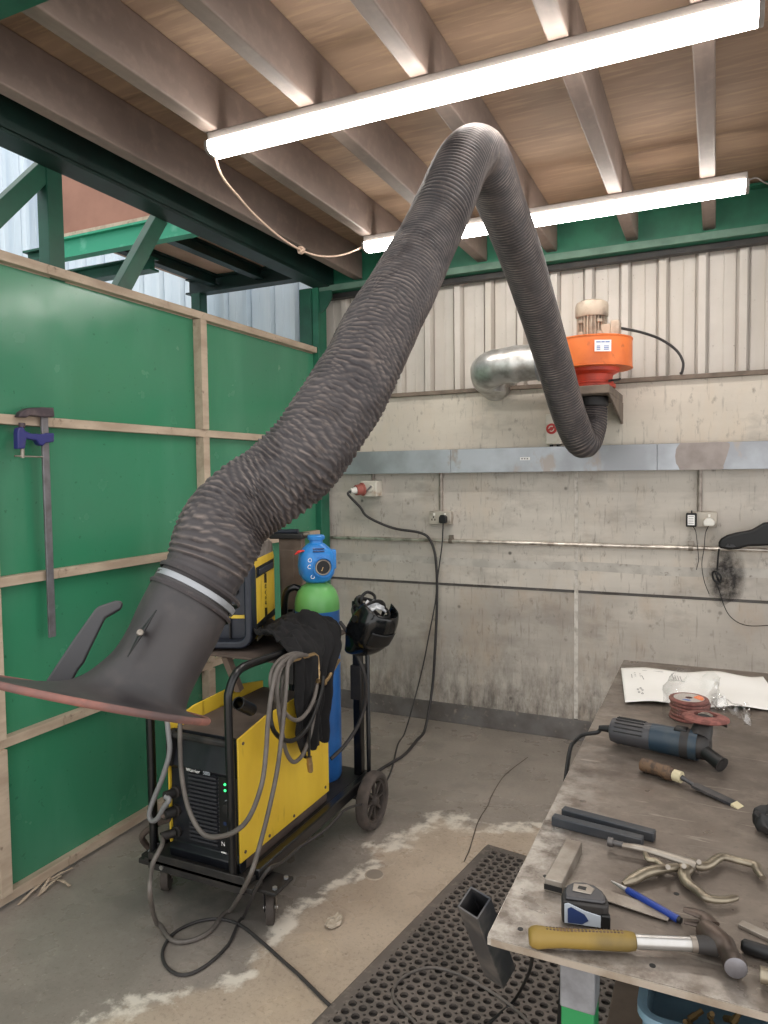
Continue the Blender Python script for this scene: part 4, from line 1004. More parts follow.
# front: rounded frame round a recessed slate face
fo = [(-wd - .012, .02), (.006, .02), (.006, .335), (-.012, .36), (-wd + .006, .36), (-wd - .012, .335)]
def rrect(xa, xb, za, zb, r, n=6):
    o = []
    for cxx, czz, a in ((xb - r, zb - r, 0), (xa + r, zb - r, PI / 2), (xa + r, za + r, PI), (xb - r, za + r, 1.5 * PI)):
        for k in range(n + 1): o.append((cxx + r * math.cos(a + PI / 2 * k / n), czz + r * math.sin(a + PI / 2 * k / n)))
    return o
o1 = rrect(-wd - .012, .008, .012, .372, .05); o2 = rrect(-wd + .012, -.022, .042, .345, .035)
XQ = Matrix(((1, 0, 0, 0), (0, 0, 1, 0), (0, 1, 0, 0), (0, 0, 0, 1)))
mb = MB(XFd); rs = []
for oo, yy in ((o1, .0), (o1, -.10), (o2, -.10), (o2, .0)): rs.append([(x, yy, z) for x, z in oo])
mb.rings(rs, False, False, closed=True); mb.build('front_frame', M['slate'], FD, bevel=.008, seg=3)
MB(XFd).box(-wd + .005, -.012, -.03, -.012, .035, .345).build('front_face', M['slate'], FD, bevel=.002)
MB(XFd).box(-wd + .02, -.026, -.037, -.0305, .125, .139).build('yellow_stripe', M['yellow'], FD, bevel=.001)
MB(XFd).box(-.10, -.094, -.05, -.03, .04, .13).build('divider', M['black_dusty'], FD, bevel=.001)
for k in range(2): MB(XFd).lathe([(.02, 0), (.018, .018), (0, .018)], 20, frame((-.08 - .1 * k, -.0305, .24), (1, 0, 0), (0, 0, 1)), caps=(True, False)).build('knob', M['black'], FD)
MB(XFd).box(-.21, -.06, -.034, -.0303, .275, .325).build('display', M['black'], FD, bevel=.002)

# ------------------------------------------------------------------ gas cylinder
CX, CY = -1.665, 2.835
cyl = thing('gas_cylinder', 'blue gas cylinder with light green shoulder and blue valve guard', 'gas cylinder', (CX, CY, .2005))
XC = Matrix.Translation((CX, CY, 0))
MB().lathe([(.095, .2008), (.103, .22), (.103, .985)], 44, XC).build('body', M['blue_cyl'], cyl)
MB().lathe([(.1035, .985), (.1032, 1.01), (.099, 1.04), (.088, 1.07), (.070, 1.093), (.05, 1.105), (.034, 1.11), (.034, 1.118)], 44, XC).build('shoulder', M['green_cyl'], cyl)
vd = (CAM - V((CX, CY, 1.2))); vd.z = 0; vd = (Matrix.Rotation(.18, 3, 'Z') @ vd).normalized(); sd = V((-vd.y, vd.x, 0))
rs = []
for z, a, b in ((1.112, .045, .045), (1.122, .062, .056), (1.15, .080, .070), (1.19, .085, .072), (1.235, .080, .069), (1.265, .064, .058), (1.287, .040, .040), (1.292, .030, .03), (1.305, .030, .03), (1.308, .038, .038), (1.322, .040, .04), (1.328, .034, .034)):
    rs.append([V((CX, CY, z)) + sd * a * math.copysign(abs(math.cos(t)) ** .8, math.cos(t)) + vd * b * math.copysign(abs(math.sin(t)) ** .8, math.sin(t)) for t in (2 * PI * k / 40 for k in range(40))])
vg = MB().rings(rs).build('valve_guard', M['blue_cap'], cyl, smooth=50)
right = vd.cross(V((0, 0, 1))) ; right = V((right.x, right.y, 0)).normalized()
if right.dot(RT) < 0: right = -right
Xg = frame(V((CX, CY, 1.187)) + vd * .076 + right * .016, right, (0, 0, 1))
MB().lathe([(.036, .0), (.041, .010), (.045, .010), (.045, -.02), (.036, -.02)], 32, Xg, closed=True).build('gauge_bezel', M['blue_cap'], vg)
MB().lathe([(.036, -.001), (.0, -.001)], 32, Xg, caps=(False, False)).build('gauge_face', M['black'], vg)
MB().lathe([(.0355, .0), (.0355, .004), (.030, .004), (.030, .0)], 32, Xg, closed=True).build('gauge_ring', M['steel'], vg)
MB().box(-.002, .002, -.018, .001, 0, .002, Xg @ Matrix.Rotation(-.4, 4, 'Z')).build('pointer', M['brass'], vg)
Xe = frame(V((CX, CY, 1.215)) + right * .072 + vd * .01, right, (0, 0, 1))
MB().box(-.02, .016, -.045, .045, -.02, .02, Xe).build('side_lug', M['blue_cap'], vg, bevel=.006)
for z in (-.025, .028): MB().box(.0165, .0175, z - .006, z + .006, -.006, .006, Xe).build('slot', M['navy'], vg)
Xv = frame(V((CX, CY, 1.268)) + vd * .056, right, V((0, 0, 1)) - vd * .5)
for z in (0, -.012): MB().box(-.026, .026, z - .0025, z + .0025, 0, .0045, Xv).build('vent_slot', M['navy'], vg)
mb = MB()
for k, (a, b) in enumerate(((-.045, .02), (-.047, -.01), (-.035, -.055))):
    q = V((CX, CY, 1.20 + b)) + right * a * 1.1 + vd * .066
    mb.tube(spline([q, q + V((0, 0, .01)) + right * .01, q + V((0, 0, -.004)) + right * .016, q + right * .006 - V((0, 0, .008))], 3, closed=True), .0016, 5, closed=True)
mb.build('marking', M['sticker'], vg)
MB().tube([V((CX, CY, 1.262)) - right * .045 + vd * .02, V((CX, CY, 1.258)) - right * .085 + vd * .03, V((CX, CY, 1.245)) - right * .105 + vd * .035], [.006, .014, .004], 8, flat=.4).build('red_lever', M['bright_red'], vg)

# ------------------------------------------------------------------ welding helmet hung on the rear post
hc = at_y(371, 629, 2.76)
fwd = V((.74, -.42, -.52)).normalized()          # way the visor faces
upv = V((.45, -.05, .89)); upv = (upv - fwd * upv.dot(fwd)).normalized(); rt = fwd.cross(upv)
XH = Matrix(((rt.x, fwd.x, upv.x, hc.x), (rt.y, fwd.y, upv.y, hc.y), (rt.z, fwd.z, upv.z, hc.z), (0, 0, 0, 1))) @ Matrix.Scale(.88, 4)
HM = thing('welding_helmet', 'glossy black welding helmet hung with its headband up beside the blue cylinder', 'helmet', X=XH)
mb = MB(XH); nu, nv = 41, 25
def shell(u, v):
    a = (u - .5) * PI * 1.12; b = (v - .5)
    z = -.155 + .285 * v
    prof = math.sqrt(max(0.02, 1 - abs((v - .58) / .60) ** 2.6))
    w_ = .112 * (prof if v > .5 else (.62 + .38 * smooth01(v, 0, .5)))
    d_ = .118 * prof * (1 if v > .45 else (.80 + .2 * smooth01(v, 0, .45)))
    flat = abs(math.cos(a)) ** .75
    return (w_ * math.sin(a) * (1 if abs(math.sin(a)) < .98 else 1), d_ * math.copysign(flat, math.cos(a)) - .015, z)
mb.grid(shell, nu, nv); sh = mb.build('shell', M['visor'], HM, smooth=60, solid=.005)
mb = MB(XH).grid(lambda u, v: (lambda p: (p[0] * 1.03, p[1] * 1.03 + .004, p[2]))(shell(.30 + .40 * u, .46 + .26 * v)), 15, 9)
mb.build('visor_window', M['black'], HM, solid=.003)
MB(XH).box(-.007, .007, .0, .004, -.03, .0, Matrix.Translation((-.118, .02, -.02))).build('side_badge', M['silver_pad'], HM)
for k, (zz, rx, ry, tl) in enumerate(((.03, .082, .10, .1), (.085, .080, .098, .35))):
    pts = [(rx * math.cos(t), -.055 + ry * math.sin(t), zz + tl * .05 * math.sin(t)) for t in (2 * PI * q / 32 for q in range(32))]
    MB(XH).tube(pts, .011, 8, closed=True, flat=.35, upv=(1, 0, 0)).build('headband', M['black_dusty'], HM)
pts = [(.082 * math.cos(t), -.05, .03 + .105 * math.sin(t)) for t in (PI * q / 20 for q in range(21))]
MB(XH).tube(pts, .011, 8, flat=.35, upv=(0, 1, 0)).build('crown_strap', M['black_dusty'], HM)
MB(XH).lathe([(.022, 0), (.026, .006), (.026, .016), (.02, .02)], 20, frame((0, -.158, .05), (1, 0, 0), (0, 0, 1)) ).build('ratchet_knob', M['black'], HM)
for s in (-1, 1): MB(XH).cyl((s * .085, -.03, .045), (s * .118, -.02, .045), .018, seg=18).build('pivot_knob', M['black'], HM)
mb = MB(XH).grid(lambda u, v: (-.05 + .10 * u, -.012 - .06 * v + .010 * NZ.noise(V((u * 6, v * 6, 3))), .118 + .022 * NZ.noise(V((u * 5, v * 5, 1))) - .03 * abs(u - .5)), 14, 10)
mb.build('silver_pad', M['silver_pad'], HM, solid=.006)
MB(XH).tube(spline([(-.03, -.09, .07), (-.04, -.12, .11), (0, -.14, .12), (.04, -.12, .10), (.03, -.09, .06)], 6), .008, 8).build('neck_strap', M['black'], HM)
MB().tube(spline([(-1.49, 2.90, .985), (-1.46, 2.86, 1.0), (-1.42, 2.81, .99)], 5), .009, 10).build('helmet_peg', bt, T)

# ------------------------------------------------------------------ black cloth over the hanger
nu, nv = 60, 70
rows = [(-1.86, .91, 2.56, 2.68), (-1.78, .945, 2.46, 2.69), (-1.70, .975, 2.38, 2.70), (-1.61, .985, 2.34, 2.71), (-1.53, .955, 2.31, 2.74), (-1.466, .89, 2.30, 2.68), (-1.456, .80, 2.295, 2.58), (-1.452, .70, 2.285, 2.545), (-1.456, .60, 2.28, 2.535), (-1.46, .52, 2.31, 2.52)]
cur = spline([V((a, b, 0)) for a, b, c, d in rows], 8); ed = spline([V((c, d, 0)) for a, b, c, d in rows], 8)
def cloth(u, v):
    f = v * (len(cur) - 1); i = min(int(f), len(cur) - 2); k = f - i
    p = cur[i].lerp(cur[i + 1], k); e = ed[i].lerp(ed[i + 1], k)
    y = e.x + (e.y - e.x) * u
    n1 = NZ.noise(V((u * 5, v * 2.2, 1))); n2 = NZ.noise(V((u * 11, v * 4, 4)))
    fold = .011 * math.sin(u * 15 + n1 * 5) + .020 * n2 + .010 * NZ.noise(V((u * 22, v * 12, 8)))
    top = 1 - smooth01(v, .35, .6)
    hem = smooth01(v, .9, 1) * .03 * NZ.noise(V((u * 7, 3, 3)))
    return (p.x + .012 + fold * (1 - top * .3) , y + .012 * n1, p.y + hem + top * (.016 * NZ.noise(V((u * 17, v * 26, 2))) + .010 * NZ.noise(V((u * 34, v * 48, 5))) + .045 * n1 + .034 * NZ.noise(V((u * 9, v * 14, 6)))))
mb = MB().grid(cloth, nu, nv)
tag(mb.build('black_cloth', M['cloth'], smooth=70, solid=.006), 'rumpled black cloth draped over the trolley in front of the cylinder', 'cloth')

# ------------------------------------------------------------------ coiled cables and leads on the floor
X0 = -1.425
def xs_(pts, x=X0): return [at_x(u, v, x + (k * .0) ) for k, (u, v) in enumerate(pts)]
co_ = thing('torch_cable', 'coiled grey cable hung on the trolley hook, one end looping to the floor', 'cable', at_x(290, 660, X0))
L1 = [at_x(u, v, x) for u, v, x in ((283, 720, -1.41), (281, 700, -1.405), (284, 675, -1.40), (293, 659, -1.415), (304, 655, -1.44), (312, 660, -1.46), (317, 676, -1.44), (315, 695, -1.415), (308, 711, -1.405), (298, 720, -1.40), (288, 716, -1.405), (277, 702, -1.41), (271, 687, -1.41), (272, 671, -1.415), (281, 659, -1.42), (294, 653.5, -1.43), (303, 655, -1.445), (292, 658, -1.42), (281, 668, -1.40), (277, 690, -1.395), (279, 712, -1.395), (283, 738, -1.40), (287, 754, -1.405), (294, 762, -1.405), (303, 754, -1.41), (310, 735, -1.415), (314, 715, -1.42), (317, 698, -1.43))]
MB().tube(spline(L1, 8), .0078, 10).build('coil', M['grey_cable'], co_)
L2 = [at_x(u, v, x) for u, v, x in ((300, 656, -1.44), (290, 657, -1.41), (278, 668, -1.395), (272, 690, -1.39), (268, 722, -1.39), (266, 752, -1.39))] + [at_y(u, v, y) for u, v, y in ((262, 783, 1.95), (252, 812, 1.925), (240, 828, 1.915), (223, 836, 1.91), (204, 834.5, 1.91), (191, 815, 1.915), (184, 790, 1.92), (180.5, 760, 1.925), (180, 725, 1.93), (181, 700, 1.94))]
MB().tube(spline(L2, 8), .0085, 10).build('front_loop', M['grey_cable'], co_)
L3 = [at_x(u, v, x) for u, v, x in ((302, 655, -1.44), (295, 656, -1.42), (288, 664, -1.39), (286, 690, -1.38), (283, 722, -1.38), (278, 765, -1.375), (270, 805, -1.37))] + [at_d(259, 848, 2.42), at_d(249, 878, 2.37)] + [at_z(u, v, .0095) for u, v in ((230, 911), (209, 932), (187, 941.5), (170, 939), (157, 924))] + [at_d(150, 895, 2.32), at_d(152, 866, 2.40), at_d(162, 845, 2.46), (x0 + .005, ya - .045, .29)]
MB().tube(above(spline(L3, 8), .009), .0082, 10).build('floor_loop', M['grey_cable'], co_)
MB().tube([(x0 + .005, ya - .046, .29), (x0 + .03, ya - .001, .29)], .016, 14).build('connector', M['black_dusty'], co_)
bk = thing('torch_lead', 'black lead with brass nozzle hanging below the coiled grey cable', 'cable', at_x(300, 740, -1.40))
L4 = [at_x(u, v, x) for u, v, x in ((271, 700, -1.44), (271, 722, -1.40), (277, 735, -1.395), (288, 741, -1.39), (299, 737, -1.39), (309, 725, -1.395), (317, 706, -1.40), (322, 688, -1.41), (323, 676, -1.415))]
MB().tube(spline(L4, 8), .0085, 10).build('lead', M['black'], bk)
a, b, c = at_x(309, 742, -1.405), at_x(309, 757, -1.405), at_x(310.5, 771, -1.405)
MB().tube([at_x(310, 722, -1.40), a, b], .006, 10).build('tail', M['black'], bk)
MB().tube([b, b.lerp(c, .4), b.lerp(c, .42), c], [.011, .011, .0125, .011], 14).build('nozzle', M['brass'], bk)
MB().tube([c, c + V((0, 0, -.004))], .008, 14).build('nozzle_tip', M['dark_steel'], bk)
# cable hanging beside the rear post
sd_ = thing('gas_hose', 'dark hose looping down beside the rear post below the helmet', 'hose', at_y(355, 651, 2.80))
MB().tube(spline([at_y(340, 622, 2.77), at_y(347, 632, 2.755), at_y(355, 651, 2.76), at_y(363, 670, 2.78), at_y(366, 688, 2.80), at_y(364, 708, 2.81), at_y(357, 727, 2.79), at_y(345, 745, 2.74), at_y(331, 759, 2.67)], 7), .0085, 10).build('hose', M['dark_cable'], sd_)
r = thing('floor_cable', 'thin dark cable running from under the trolley, looping and crossing the floor', 'cable', at_z(220, 950, .006))
L5 = [(-1.395, 2.73, .16), at_d(345, 810, 2.93), at_d(326, 829, 2.80)] + [at_x(300, 847, -1.395), at_x(282, 862, -1.385)] + [at_d(270, 868, 2.32), at_d(258, 885, 2.36)] + [at_z(u, v, .007) for u, v in ((243, 918), (228, 945), (204, 967), (182, 975), (166, 966), (163, 950), (174, 933), (196, 922), (219, 919), (240, 925), (263, 943), (282, 960), (300, 976), (322, 998), (343, 1018))] + [at_z(362, 1040, .018), at_z(380, 1060, .018)]
MB().tube(above(spline(L5, 8), .0062), .0056, 8).build('cable', M['dark_cable'], r)
# ------------------------------------------------------------------ steel bench
ZB = .90
B = thing('welding_bench', 'scratched steel topped welding bench with green legs and square tube welded to its corner', 'bench', (.35, 1.88, 0))
bx0, bx1, by0, by1 = -.307, 1.15, 1.012, 2.762
gx = [bx0] + lines(bx0 + .03, .5, .03) + [bx1]; gy = [by0] + lines(by0 + .03, by1 - .03, .03) + [by1]
mb = MB(); nx = len(gx); ny = len(gy)
mb.v = [V((x, y, ZB)) for y in gy for x in gx] + [V((x, y, ZB - .012)) for x, y in ((bx0, by0), (bx1, by0), (bx1, by1), (bx0, by1))]
q0 = nx * ny; cor = (0, nx - 1, nx * ny - 1, nx * (ny - 1))
mb.f = [(j * nx + i, j * nx + i + 1, (j + 1) * nx + i + 1, (j + 1) * nx + i) for j in range(ny - 1) for i in range(nx - 1)]
mb.f += [(q0 + 3, q0 + 2, q0 + 1, q0), tuple([q0, q0 + 1] + list(range(nx - 1, -1, -1))), tuple([q0 + 2, q0 + 3] + [nx * (ny - 1) + i for i in range(nx)]), tuple([q0 + 3, q0] + [nx * j for j in range(ny)]), tuple([q0 + 1, q0 + 2] + [nx * j + nx - 1 for j in range(ny - 1, -1, -1)])]
mb.k = [0] * len(mb.f)
worn_top = [max(math.exp(-((p.x - bx0) / .09) ** 2) * (1 - .75 * smooth01(p.y, 1.25, 1.9)), .8 * math.exp(-((p.y - by0) / .035) ** 2)) for p in mb.v]
tp = mb.build('top', [M['bench']], B, smooth=30)
at = tp.data.attributes.new('worn', 'FLOAT', 'POINT'); at.data.foreach_set('value', worn_top)
MB().box(bx0 + .006, bx1, by0 - .0015, by0 + .001, ZB - .0115, ZB - .001).build('front_edge', M['bench_edge'], B)
MB().box(bx0 - .0012, bx0 + .001, by0 + .008, by1, ZB - .0115, ZB - .001).build('side_edge', M['bench_edge'], B)
for x in (-.193, 1.05):
    for y in (1.15, 2.62):
        lg = MB().box(x - .026, x + .026, y - .026, y + .026, .0138 if (y > 2 and x < 0) else .0, ZB - .0125).build('leg', M['leg_green'], B, bevel=.003)
        if y < 2: MB().box(x - .0275, x + .0275, y - .0275, y + .0275, .74, ZB - .02).build('tape_wrap', M['tape_grey'], lg, bevel=.003)
for y in (1.16, 2.62): MB().box(-.15, 1.02, y - .02, y + .02, .83, ZB - .0125).build('apron', M['black_dusty'], B)
MB().box(-.188, 1.05, 1.19, 2.6, .478, .50).build('lower_shelf', M['shelf'], B, bevel=.002)
for y in (1.16, 2.62): MB().box(-.15, 1.02, y - .015, y + .015, .44, .477).build('shelf_rail', M['leg_green'], B)
# square tube welded at the corner, leaning outwards
a = at_d(474, 902, 1.155); b = at_d(500, 972, 1.26)
ax = (b - a).normalized(); L = (b - a).length
Xt = frame(a, (.86, -.30, .06), ax.cross(V((.86, -.30, .06))))
X = frame(a, V((.93, -.36, 0)) - ax * ax.dot(V((.93, -.36, 0))), ax.cross(V((.93, -.36, 0)) - ax * ax.dot(V((.93, -.36, 0)))))
h, q = .0205, .0172
mb = MB(X); n = 4
sq = lambda r: [(-r, -r), (r, -r), (r, r), (-r, r)]
mb.rings([[(x, y, 0) for x, y in sq(h)], [(x, y, L) for x, y in sq(h)], [(x, y, L) for x, y in sq(q)], [(x, y, 0) for x, y in sq(q)]], False, False, closed=True)
st = mb.build('corner_tube', M['dark_steel'], B, smooth=30, bevel=.0015)
for x, y in ((-.266, 1.05), (-.053, 1.245), (-.075, 1.045), (-.262, 1.21)):
    MB().lathe([(.0045, 0), (.0045, .0006), (0, .0006)], 14, Matrix.Translation((x, y, ZB)), caps=(True, False)).build('bolt_hole', M['black'], B)
MB().cyl((-.222, 1.13, .862), (-.222, 1.205, .862), .02, seg=18).build('cable_boss', M['black'], B)
# crates and bits on the lower shelf
def crate(nm, label, x0, x1, y0, y1, z0, z1, tilt=0):
    t = .006; r = .03
    o = rrect(x0, x1, y0, y1, r); i = rrect(x0 + t, x1 - t, y0 + t, y1 - t, r - t); l = rrect(x0 - .008, x1 + .008, y0 - .008, y1 + .008, r + .008)
    k = thing(nm, label, 'crate', ((x0 + x1) / 2, (y0 + y1) / 2, z0), 'crates under the bench')
    mb = MB()
    rs = [[(x, y, z0 + .004) for x, y in i], [(x, y, z1) for x, y in i], [(x, y, z1) for x, y in o], [(x, y, z0) for x, y in o]]
    mb.rings(rs, True, True); mb.build('tub', M['crate'], k, smooth=40)
    mb = MB().rings([[(x, y, z1 - .012) for x, y in o], [(x, y, z1 - .012) for x, y in l], [(x, y, z1 + .001) for x, y in l], [(x, y, z1 + .001) for x, y in o]], False, False, closed=True)
    mb.build('rim', M['crate'], k, smooth=40); return k
crate('storage_crate', 'blue grey plastic crate holding brass bits, upper of the two under the bench', -.098, .34, 1.135, 1.44, .655, .757)
crate('storage_crate', 'blue grey plastic crate, lower of the two stacked under the bench', -.098, .32, 1.135, 1.42, .5005, .648)
random.seed(4)
for k in range(7):
    p = V((-.03 + .014 * k + random.uniform(-.006, .006), 1.20 + random.uniform(0, .03), .715 + .010 * (k % 3)))
    dd = V((random.uniform(-1, 1), random.uniform(-1, 1), .5)).normalized() * .013
    f = MB().tube([p - dd, p, p, p + dd], [.0055, .0055, .0042, .0042], 6).build('brass_fitting', M['old_brass'])
    tag(f, 'small brass fitting lying in the blue grey crate', 'fitting', 'brass fittings in the crate')

# ------------------------------------------------------------------ things on the bench
def P_(u, v, z=ZB): return at_z(u, v, z)
def flatX(a, b, z): a = V(a); b = V(b); d = b - a; d.z = 0; return frame((a.x, a.y, z), d, (-d.y, d.x, 0)), d.length
# drawing sheet, creased
c0, c1, c3, c2 = P_(621, 670.5), P_(625, 705), P_(786, 714), P_(763, 679.5)
def sheet(u, v):
    p = c0.lerp(c2, u).lerp(c1.lerp(c3, u), v)
    z = .003 + .010 * abs(math.sin(u * PI * 2.05 + .35)) ** 1.5 * (1 - .3 * v) + .004 * (1 + NZ.noise(V((u * 5, v * 3, 2))))
    p.y += .014 * math.sin(u * 9) * (v - .3)
    return (p.x, p.y, ZB + z)
dr = thing('drawing_sheet', 'long creased white drawing sheet at the far end of the bench', 'paper', (-.05, 2.5, ZB))
MB().grid(sheet, 60, 16).build('sheet', M['paper'], dr, smooth=30, solid=.0006)
mb = MB()
def line(pts):
    q = [V(sheet(u, v)) + V((0, 0, .0016)) for u, v in pts]; mb.tube(q, .0011, 4, flat=.4)
for k in range(3): line([(.09, .18 + .05 * k), (.10, .19 + .05 * k)]); line([(.125, .23 + .045 * k), (.135, .23 + .045 * k)])
line([(.07, .22), (.07, .34)]); line([(.14, .28), (.15, .4)])
for u, v in ((.095, .70), (.115, .67), (.125, .72), (.10, .78), (.12, .82)): line([(u - .006, v), (u, v - .025), (u + .006, v), (u, v + .025), (u - .006, v)])
for k in range(4): line([(.36 + .018 * k, .18), (.362 + .018 * k, .3)])
line([(.34, .33), (.44, .33)]); line([(.15, .12), (.30, .12)])
mb.build('pencil_marks', M['print_grey'], dr, smooth=0)

# stack of flap discs in a clear bag
sc = P_(690, 717); sc = V((sc.x, sc.y - .012, 0)); KS = .88
for k in range(6):
    z = ZB + .0005 + k * .0098
    r = thing('flap_disc', 'red brown flap disc with printed label, topmost of the stack' if k == 5 else 'red brown flap disc in the stack beside the grinder, %s' % ('lowest of six', 'second from the bottom', 'third from the bottom', 'fourth from the bottom', 'just below the labelled top one')[k], 'abrasive disc', (sc.x, sc.y, z), 'flap discs stacked on the bench')
    dx = .0015 * ((k * 7) % 5 - 2)
    X = Matrix.Translation((sc.x + dx, sc.y, z)) @ Matrix.Diagonal((KS, KS, 1, 1))
    MB().lathe([(.011, .001), (.052, .0), (.0595, .002), (.0605, .006), (.058, .0092), (.036, .0092), (.011, .006)], 44, X, closed=True).build('flaps', M['flap'], r)
    if k == 5:
        MB().lathe([(.011, .0096), (.046, .0096), (.046, .0100), (.011, .0100)], 44, X, closed=True).build('label', M['disc_label'], r)
        MB().prism([(.016, 0)] + [(.044 * math.cos(a), .044 * math.sin(a)) for a in lines(-.5, .9, .1)] + [(.013, .011)], .0101, .0106, X).build('orange_print', M['disc_orange'], r)
        MB().prism([(-.02, -.03), (.0, -.036), (.008, -.026), (-.008, -.02)], .0101, .0106, X).build('blue_print', M['print_blue'], r)
bc = V((sc.x, sc.y, ZB))
def bag(u, v):
    a = 2 * PI * u; rr = .071 + .006 * NZ.noise(V((math.cos(a) * 2, math.sin(a) * 2, v * 5)))
    if v < .55: z = .002 + .085 * v / .55
    else: z = .087 + .035 * (v - .55) / .45 * (1 + NZ.noise(V((math.cos(a) * 2, math.sin(a) * 2, 8)))); rr *= 1 - .25 * (v - .55)
    return (bc.x + rr * math.cos(a) + (.03 * max(0, v - .5)), bc.y + rr * math.sin(a) + .03 * max(0, v - .5), bc.z + z)
pb = thing('clear_bag', 'crumpled clear plastic bag around the stack of flap discs', 'bag', bc)
MB().grid(bag, 49, 14).build('bag_wall', M['film'], pb, smooth=40)
def tail(u, v):
    return (bc.x + .055 + .10 * u + .01 * NZ.noise(V((u * 6, v * 6, 1))), bc.y - .03 + .13 * v + .02 * NZ.noise(V((u * 4, v * 4, 7))), bc.z + .02 + .028 * NZ.noise(V((u * 5, v * 5, 3))) + .03 * (1 - u))
MB().grid(tail, 22, 22).build('bag_mouth', M['film'], pb, smooth=20)

# angle grinder lying on its side handle
ga, gb = V((-.205, 1.884, ZB + .037)), V((-.066, 1.860, ZB + .040))
G = thing('angle_grinder', 'teal and black angle grinder with a worn flap disc, lying across the bench', 'angle grinder', (-.1, 1.96, ZB))
ax = (gb - ga).normalized()
X = frame(ga, (0, 0, 1), ax.cross(V((0, 0, 1))))
L = (gb - ga).length
def oval(z, a, b, n=28): return [(a * math.cos(2 * PI * k / n), b * math.sin(2 * PI * k / n), z) for k in range(n)]
mb = MB(X).rings([oval(z, a, b) for z, a, b in ((-.035, .022, .024), (-.032, .029, .031), (-.015, .0325, .035), (.06, .033, .0345), (.066, .033, .0345))])
bd = mb.build('rear_housing', M['dark_plastic'], G, smooth=45)
for k in range(9):
    a = -1.3 + 2.6 * k / 8
    p = [(.0335 * math.cos(a), .0355 * math.sin(a), z) for z in (-.02, .05)]
    MB(X).tube(p, .0017, 6).build('vent_rib', M['black'], bd)
mb = MB(X).rings([oval(z, a, b) for z, a, b in ((.0665, .0335, .035), (.10, .034, .0355), (.16, .0345, .036), (.175, .036, .037), (L - .005, .034, .036))])
mb.build('motor_housing', M['teal'], G, smooth=45)
MB(X).box(.028, .038, -.014, .014, .12, .15).build('switch', M['black'], G, bevel=.003)
gh = V((-.015, 1.958, ZB + .045))
mb = MB(X).rings([oval(z, a, b) for z, a, b in ((L - .004, .036, .037), (L + .012, .036, .037), (L + .03, .030, .034), (L + .050, .030, .033), (L + .060, .022, .025))])
hd = mb.build('gear_head', M['black_dusty'], G, smooth=45)
dc = at_z(705, 718, ZB + .098)
sp = V((L * 0, 0, 0))
hb = ga + ax * (L + .035)
dn = V((.02, .07, 1)).normalized()
dc = V((hb.x + .004, hb.y + .05, ZB + .100))
dc = at_z(705.5, 715.5, ZB + .098)
MB().tube([hb + V((0, .0, .01)), hb.lerp(dc, .5), dc - dn * .006], [.026, .024, .019], 20).build('spindle_neck', M['black_dusty'], G)
Xd = frame(dc, (1, 0, 0), dn.cross(V((1, 0, 0))))
mb = MB(Xd).lathe([(.027, .003), (.044, .001), (.0535, -.003), (.0545, -.008), (.051, -.011), (.027, -.008)], 52, closed=True)
fd = mb.build('flap_disc', M['flap'], G)
MB(Xd).lathe([(.010, -.006), (.0272, -.004), (.0272, -.0075), (.010, -.0075)], 40, closed=True).build('backing_plate', M['black_dusty'], fd)
MB(Xd).lathe([(.006, -.006), (.017, -.006), (.017, .002), (.010, .006), (.006, .006)], 24, closed=True).build('flange_nut', M['steel'], fd)
mb = MB(); rs = []
for z, r in ((-.013, .056), (-.030, .056), (-.030, .053), (-.013, .053)):
    rs.append([Xd @ V((r * math.cos(t), r * math.sin(t), z)) for t in lines(.5, 2.0, .08)])
n = len(rs[0])
for r_ in rs: mb.v += r_
mb.f = [(i * n + j, i * n + j + 1, ((i + 1) % 4) * n + j + 1, ((i + 1) % 4) * n + j) for i in range(4) for j in range(n - 1)] + [(0, n, 2 * n, 3 * n), (n - 1, 4 * n - 1, 3 * n - 1, 2 * n - 1)]; mb.k = [0] * len(mb.f)
mb.build('guard', M['black'], G)
h0 = hb + V((.0, -.012, -.002)); h1 = at_z(722, 765, ZB + .020)
mb = MB().tube([h0, h0.lerp(h1, .25), h0.lerp(h1, .3), h0.lerp(h1, .55), h0.lerp(h1, .85), h1], [.010, .012, .016, .0155, .0165, .0185], 20, caps=(True, False))
sh_ = mb.build('side_handle', M['black'], G, smooth=50)
MB().tube([h1, h1 + (h1 - h0).normalized() * .001, h1 - (h1 - h0).normalized() * .012], [.0185, .013, .012], 20, caps=(False, True)).build('handle_end', M['black_dusty'], sh_)
cp = [X @ V((0, 0, -.034)), X @ V((-.004, 0, -.06)), at_z(597, 732.5, ZB + .022), at_z(584, 734.5, ZB + .016), at_z(576, 740, ZB + .008), at_z(569.5, 752, ZB - .01), V((-.328, 1.72, ZB - .10)), V((-.325, 1.72, ZB - .25)), V((-.33, 1.72, .4)), V((-.36, 1.72, .06)), V((-.42, 1.70, .024))]
MB().tube(spline(cp, 6), .0052, 8).build('cord', M['black'], G)
MB(X).tube([(0, 0, -.034), (-.001, 0, -.05), (-.003, 0, -.066)], [.011, .009, .007], 12).build('cord_sleeve', M['black'], G)

